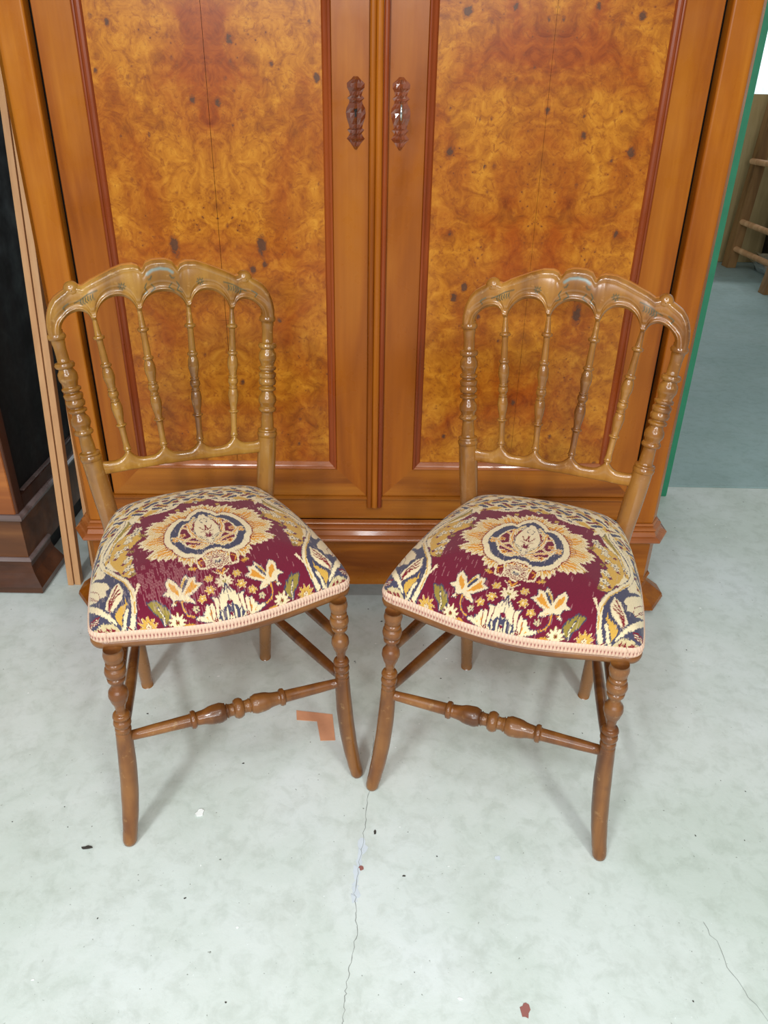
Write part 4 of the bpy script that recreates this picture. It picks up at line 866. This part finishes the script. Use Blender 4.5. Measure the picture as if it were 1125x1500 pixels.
def crest(parent):
    n = 150; nr = 104
    # stations: top and bottom curves walked together by matching parameter
    tp = np.array(TOPC); bp = np.array(BOTC)
    def resample(c, key, t):
        return np.stack([np.interp(t, key, c[:, 0]), np.interp(t, key, c[:, 1])], 1)
    def dens(c):   # Catmull-like smoothing
        d = np.concatenate([[0], np.cumsum(np.hypot(*np.diff(c, axis=0).T))]); return d
    kt, kb = dens(tp), dens(bp)
    # parameter = position along x until the shoulder, then along the arc to the post
    A = np.linspace(0, .17, 230)
    T1 = np.stack([A, np.interp(A, tp[:16, 0].tolist() + tp[16:21, 0].tolist(), tp[:21, 1])], 1)
    B1 = np.stack([A, np.interp(A, bp[:119, 0], bp[:119, 1])], 1)
    def tail(c, a0, n_):
        pts = [(a0, np.interp(a0, c[:21, 0], c[:21, 1]) if len(c) < 60 else arch_z(a0))] + [tuple(q) for q in c if q[0] > a0 + 1e-6]
        pts = np.array(pts); d = np.concatenate([[0], np.cumsum(np.hypot(*np.diff(pts, axis=0).T))]); t = np.linspace(0, d[-1], n_)[1:]
        return np.stack([np.interp(t, d, pts[:, 0]), np.interp(t, d, pts[:, 1])], 1)
    T_ = np.vstack([T1, tail(tp, .17, 41)]); B_ = np.vstack([B1, tail(bp, .17, 41)])
    for q in (T_, B_):
        for _ in range(2): q[1:-1] = (q[:-2] + 2 * q[1:-1] + q[2:]) / 4
    full_T = np.vstack([(T_ * [-1, 1])[::-1][:-1], T_]); full_B = np.vstack([(B_ * [-1, 1])[::-1][:-1], B_])
    ph = np.linspace(0, 2 * np.pi, nr, endpoint=False)
    sy = np.sign(np.cos(ph)) * np.abs(np.cos(ph)) ** .55; sz = np.sign(np.sin(ph)) * np.abs(np.sin(ph)) ** .85
    f = (sz + 1) / 2
    P = full_B[:, None, :] * (1 - f)[None, :, None] + full_T[:, None, :] * f[None, :, None]
    H_ = np.hypot(*(full_T - full_B).T)[:, None]
    dist = f[None, :] * H_; dtop = (1 - f)[None, :] * H_
    front = (sy > .2)[None, :] * 1.0
    relief = front * (.0022 * np.exp(-((dist - .0065) / .0028) ** 2) - .0022 * np.exp(-((dist - .0135) / .0045) ** 2) + .0022 * np.exp(-((dtop - .007) / .004) ** 2))
    relief = relief * np.clip((H_ - .012) / .02, 0, 1)
    th_ = .0125 + .0 * H_
    ends = np.clip((np.abs(full_T[:, 0]) - .165) / .03, 0, 1)[:, None]
    Y = ybk(P[..., 1]) - sy[None, :] * (th_ + .0015 * ends) - relief
    out_ = np.stack([P[..., 0], Y, P[..., 1]], -1)
    # painted strokes
    X, Z = P[..., 0], P[..., 1]; dark = np.zeros_like(X); blue = np.zeros_like(X)
    def seg(pts, w_):
        nonlocal dark
        d = np.full(X.shape, 9.)
        for (x0, z0), (x1, z1) in zip(pts[:-1], pts[1:]):
            t = np.clip(((X - x0) * (x1 - x0) + (Z - z0) * (z1 - z0)) / ((x1 - x0) ** 2 + (z1 - z0) ** 2 + 1e-12), 0, 1)
            d = np.minimum(d, np.hypot(X - x0 - t * (x1 - x0), Z - z0 - t * (z1 - z0)))
        return np.clip(1.3 - d / w_, 0, 1)
    for s in (-1, 1):
        cx, cz = s * .068, .8905
        for i in range(8):
            t = i * math.pi / 4; dark = np.maximum(dark, seg([(cx + .0028 * math.cos(t), cz + .0028 * math.sin(t)), (cx + .0062 * math.cos(t), cz + .0062 * math.sin(t))], .0012))
        for i in range(6):
            x0 = s * (.118 + i * .0042); z0 = .881 - i * .0016
            dark = np.maximum(dark, seg([(x0, z0), (x0 + s * .001, z0 - .006), (x0 - s * .002, z0 - .0085)], .0012))
        dark = np.maximum(dark, seg([(s * .110, .887), (s * .125, .882), (s * .140, .873), (s * .150, .868)], .0012))
        dark = np.maximum(dark, seg([(s * .016, .905), (s * .019, .899), (s * .023, .900)], .0013))
        dark = np.maximum(dark, seg([(s * .026, .893), (s * .030, .886), (s * .026, .878), (s * .034, .874)], .0012))
        dark = np.maximum(dark, seg([(s * .018, .891), (s * .012, .884), (s * .020, .878)], .0012))
        dark = np.maximum(dark, seg([(s * .160, .868), (s * .170, .862), (s * .166, .856)], .0012))
    blue = seg([(-.023, .908), (-.014, .9145), (0, .917), (.014, .9145), (.021, .909)], .0030)
    fr = (sy > .1)[None, :]
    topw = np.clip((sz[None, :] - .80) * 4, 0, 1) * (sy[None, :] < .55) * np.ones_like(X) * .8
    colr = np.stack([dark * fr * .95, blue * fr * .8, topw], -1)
    return grid_obj('crest_rail', out_, M['crest'], parent, wrapv=True, caps=True, color=colr)

def lower_rail(parent):
    n = 181; nr = 20
    A = np.linspace(-.160, .160, n)
    # scalloped top: cusps at the spindles and posts
    cusps = np.array([-.166, -.1015, -.0345, .0345, .1015, .166]); zt = np.empty(n)
    for i, a in enumerate(A):
        k_ = min(max(np.searchsorted(cusps, a) - 1, 0), 4); c0, c1 = cusps[k_], cusps[k_ + 1]; u = (a - (c0 + c1) / 2) / ((c1 - c0) / 2)
        zt[i] = .5755 + .0225 * abs(u) ** 3.2
    zb = .5525 + .0045 * np.cos(A / .16 * np.pi / 2)
    ph = np.linspace(0, 2 * np.pi, nr, endpoint=False); sy = np.sign(np.cos(ph)) * np.abs(np.cos(ph)) ** .5; sz = np.sign(np.sin(ph)) * np.abs(np.sin(ph)) ** .7
    f = (sz + 1) / 2; Z = zb[:, None] * (1 - f) + zt[:, None] * f
    P = np.stack([np.repeat(A[:, None], nr, 1), ybk(Z) - sy[None, :] * .0075, Z], -1)
    return grid_obj('lower_back_rail', P, M['chair_back'], parent, wrapv=True, caps=True)

POST_T = [(.000, .0112), (.060, .0122), (.25, .0130), (.40, .0140), (.457, .0148), (.53, .0155), (.580, .0152), (.5835, .0150), (.585, .0162), (.590, .0168), (.594, .0150), (.5955, .0162), (.5985, .0158), (.600, .0112), (.612, .0112), (.628, .0104), (.6335, .0106), (.635, .0138), (.6385, .0145), (.642, .0135), (.6435, .0118),
          (.646, .0122), (.655, .0145), (.662, .0142), (.672, .0108), (.6755, .0104), (.677, .0138), (.6805, .0142), (.684, .0106), (.686, .0105), (.688, .0135), (.694, .0144), (.699, .0132), (.7005, .0122), (.702, .0137), (.709, .0142), (.713, .0112), (.7155, .0110),
          (.7165, .0138), (.7205, .0142), (.724, .0112), (.728, .0120), (.738, .0142), (.746, .0140), (.755, .0112), (.7565, .0110), (.758, .0138), (.762, .0146), (.7665, .0136), (.768, .0100), (.790, .0098), (.8065, .0108), (.808, .0125), (.812, .0134), (.816, .0126), (.818, .0112), (.8225, .0112)]
def post_xy(z, s):
    zz = [0, .457, .591, .8225]; return s * np.interp(z, zz, [.137, .153, .1686, .1893]), np.interp(z, zz, [.213, .1715, .185, ybk(.8225)])
def back_post(parent, s):
    z, r = smooth_prof(POST_T, 3); r = r * np.interp(z, [0, .40, .50, .585, .61], [1.15, 1.18, 1.22, 1.2, 1.14]); r = r + .35 * (r - .0135) * (z > .602)
    X, Y = post_xy(z, s)
    # soften the bend at the seat
    return tube('back_post', np.stack([X, Y, z], -1), r, M['chair_back_leg'], parent, 22)
# back legs are browner below the seat, ochre above
def blend_post():
    m_ = M['chair_back'].copy(); m_.name = 'ochre_back_post_brown_leg'; t = m_.node_tree; b = t.nodes['Principled BSDF']; src = b.inputs['Base Color'].links[0].from_socket
    tc = t.nodes.new('ShaderNodeTexCoord'); sx = t.nodes.new('ShaderNodeSeparateXYZ'); t.links.new(tc.outputs['Object'], sx.inputs[0])
    mr = t.nodes.new('ShaderNodeMapRange'); t.links.new(sx.outputs['Z'], mr.inputs[0]); mr.inputs[1].default_value = .60; mr.inputs[2].default_value = .42
    x = t.nodes.new('ShaderNodeMix'); x.data_type = 'RGBA'; t.links.new(mr.outputs[0], x.inputs[0]); t.links.new(src, x.inputs[6]); x.inputs[7].default_value = c4(140, 92, 48)
    t.links.new(x.outputs[2], b.inputs['Base Color']); return m_
M['chair_back_leg'] = blend_post()
SPIN = [(0, .0055), (.012, .0052), (.014, .0066), (.018, .0070), (.022, .0058), (.06, .0048), (.155, .0050), (.195, .0058), (.197, .0084), (.203, .0088), (.209, .0080), (.212, .0056), (.235, .0058), (.29, .0080), (.33, .0090), (.372, .0078), (.382, .0056), (.386, .0074), (.392, .0076), (.397, .0058), (.405, .0060), (.43, .0086), (.452, .0082), (.462, .0058), (.466, .0076), (.474, .0078), (.480, .0058),
        (.50, .0066), (.56, .0092), (.60, .0086), (.636, .0060), (.640, .0084), (.650, .0088), (.658, .0080), (.662, .0056), (.70, .0056), (.80, .0048), (.832, .0052), (.836, .0084), (.846, .0092), (.856, .0084), (.862, .0054), (.90, .0046), (.96, .0036), (1, .0030)]
def spindle(parent, a0, a1, z0, z1):
    t, r = smooth_prof(SPIN, 3); r = r * 1.14
    Z = z0 + (z1 - z0) * t; A = a0 + (a1 - a0) * t
    return tube('back_spindle', np.stack([A, ybk(Z), Z], -1), r, M['chair_back'], parent, 14)
LEG = [(.430, .0150), (.418, .0168), (.410, .0150), (.404, .0125), (.401, .0142), (.397, .0143), (.394, .0128), (.391, .0155), (.384, .0162), (.377, .0152), (.3745, .0125), (.371, .0145), (.366, .0142), (.3625, .0108), (.356, .0104), (.350, .012), (.342, .0150), (.334, .0155), (.325, .0140), (.310, .0108), (.298, .0098), (.295, .0104), (.293, .0135), (.288, .0146), (.283, .0132), (.281, .0120), (.279, .0140), (.273, .0147), (.268, .0138), (.266, .0125), (.263, .0136), (.258, .0139), (.2545, .0128), (.250, .0138), (.22, .0148), (.17, .0158), (.12, .0154), (.07, .0140), (.03, .0122), (.008, .0112), (.0015, .0090), (0, .006)]
def leg_xy(z, s):
    zz = [0, .03, .07, .11, .16, .22, .30, .43]
    return s * np.interp(z, zz, [.2195, .2140, .2075, .2025, .1980, .1945, .1915, .1860]), np.interp(z, zz, [-.205, -.201, -.197, -.194, -.192, -.191, -.192, -.197])
def front_leg(parent, s):
    z, r = smooth_prof(LEG, 3); r = r + .6 * (r - .0135) * ((z > .25) & (z < .41)); r = r * np.interp(z, [0, .05, .15, .25], [1.12, 1.04, .95, .96])
    X, Y = leg_xy(z, s)
    for _ in range(3): X[1:-1] = (X[:-2] + 2 * X[1:-1] + X[2:]) / 4
    return tube('front_leg', np.stack([X, Y, z], -1), r, M['chair_leg'], parent, 22)
STR = [(0, .0072), (.30, .0084), (.54, .0092), (.555, .0100), (.560, .0128), (.585, .0134), (.600, .0124), (.610, .0098), (.66, .0105), (.76, .0142), (.83, .0148), (.875, .0125), (.885, .0096), (.895, .0112), (.905, .0098), (.925, .0092), (.95, .0094), (.96, .0130), (.985, .0150), (1, .0152)]
def front_stretcher(parent):
    t, r = smooth_prof(STR, 3); r = r * 1.2; t = np.concatenate([t, 2 - t[::-1][1:]]); r = np.concatenate([r, r[::-1][1:]])
    A = (t - 1) * .188; return tube('front_stretcher', np.stack([A, np.full_like(A, -.1895), np.full_like(A, .2375)], -1), r, M['chair_leg'], parent, 18)
def side_stretcher(parent, s, zf, zr):
    t = np.linspace(0, 1, 13); xf, yf = leg_xy(zf, s); xr, yr = post_xy(zr, s)
    P = np.stack([xf + (xr - xf) * t, yf + (yr - yf) * t, zf + (zr - zf) * t], -1)
    return tube('side_stretcher', P, 0.0080 + .0030 * np.sin(np.pi * t) ** .8, M['chair_leg'], parent, 14)

def make_chair(loc, rz, label, worn, seed):
    t = empty('side_chair', loc, rz); tag(t, label, 'chair', 'matching spindle-back chairs')
    seat_mesh(t, worn, seed)
    fr = [(-.03, .426), (-.004, .4245), (.0015, .427), (.003, .432), (.002, .4385), (-.002, .4405), (-.03, .4405)]
    ring_sweep('seat_frame', fr, M['chair_rail'], t)
    # woven braid: two plaited rows
    n = 2160; zz = np.linspace(.4385, .4570, 12); u = np.linspace(0, 1, 12)
    prof_ = [(-.006, .4385)] + [(.0012 + .0016 * math.sin(math.pi * q), z) for q, z in zip(u, zz)] + [(-.006, .4570)]
    uu_ = np.array([0] + u.tolist() + [1])
    nl = 265; Lp = float(np.sum(np.hypot(*np.diff(np.vstack([full, full[:1]]), axis=0).T)))
    def disp(t_):
        ph = t_[:, None] / Lp * nl * 2 * np.pi; q = uu_[None, :]
        e = np.clip(np.sin(np.pi * q), 0, 1)
        return e * (.0011 * np.cos(ph + 5.0 * np.abs(q - .42)) - .0010 * np.exp(-((q - .42) / .12) ** 2) * (1 + np.cos(ph)) * .9)
    def colr(t_):
        ph = t_[:, None] / Lp * nl * 2 * np.pi; q = uu_[None, :]
        hole = np.exp(-((q - .45) / .20) ** 2) * np.clip(np.cos(ph) * .9 + .1, 0, 1) ** .7
        c0 = np.array(lin((216, 186, 162))); c1 = np.array(lin((142, 62, 60))); c2 = np.array(lin((196, 140, 118)))
        edge = np.clip(.5 + .5 * np.cos(ph * 1 + 2.5), 0, 1)[..., None] * .35
        base_ = c0 * (1 - edge) + c2 * edge
        return base_ * (1 - hole[..., None]) + c1 * hole[..., None]
    ring_sweep('braid_trim', prof_, M['gimp'], t, n=n, disp=disp, color=colr)
    for s in (-1, 1):
        front_leg(t, s); back_post(t, s); side_stretcher(t, s, .250, .150); side_stretcher(t, s, .345, .268)
    front_stretcher(t); crest(t); lower_rail(t)
    for s in (-1, 1):
        zc_ = .8895; yc = ybk(zc_)
        hh = np.sin(np.linspace(-np.pi / 2, np.pi / 2, 25)); tube('ear_volute', [(s * (.1505 - .001 * q), yc - .0005 + q * .0140, zc_) for q in hh], [.0138 * max(.002, 1 - abs(q) ** 2.6) ** .5 for q in hh], M['chair_back'], t, 20)
    for a0, a1, z1 in ((-.1015, -.1225, .843), (-.0345, -.0435, .852), (.0345, .0435, .852), (.1015, .1225, .843)): spindle(t, a0, a1, .592, z1)
    return t
LC = make_chair((-.3231, 1.1999, 0), R(22.477), 'left chair, spindle-back with maroon tapestry seat, turned towards the right', 1.0, 3)
RC = make_chair((.2607, 1.1825, 0), R(-19.625), 'right chair, spindle-back with maroon tapestry seat, turned towards the left', .12, 9)

for ch_, tint in ((LC, (1, 1, .94, 1)), (RC, (1, .90, .90, 1))):
    for o in ch_.children:
        o.color = tint if o.name.split('.')[0] in ('crest_rail', 'lower_back_rail', 'back_post', 'back_spindle', 'ear_volute') else (1, 1, 1, 1)
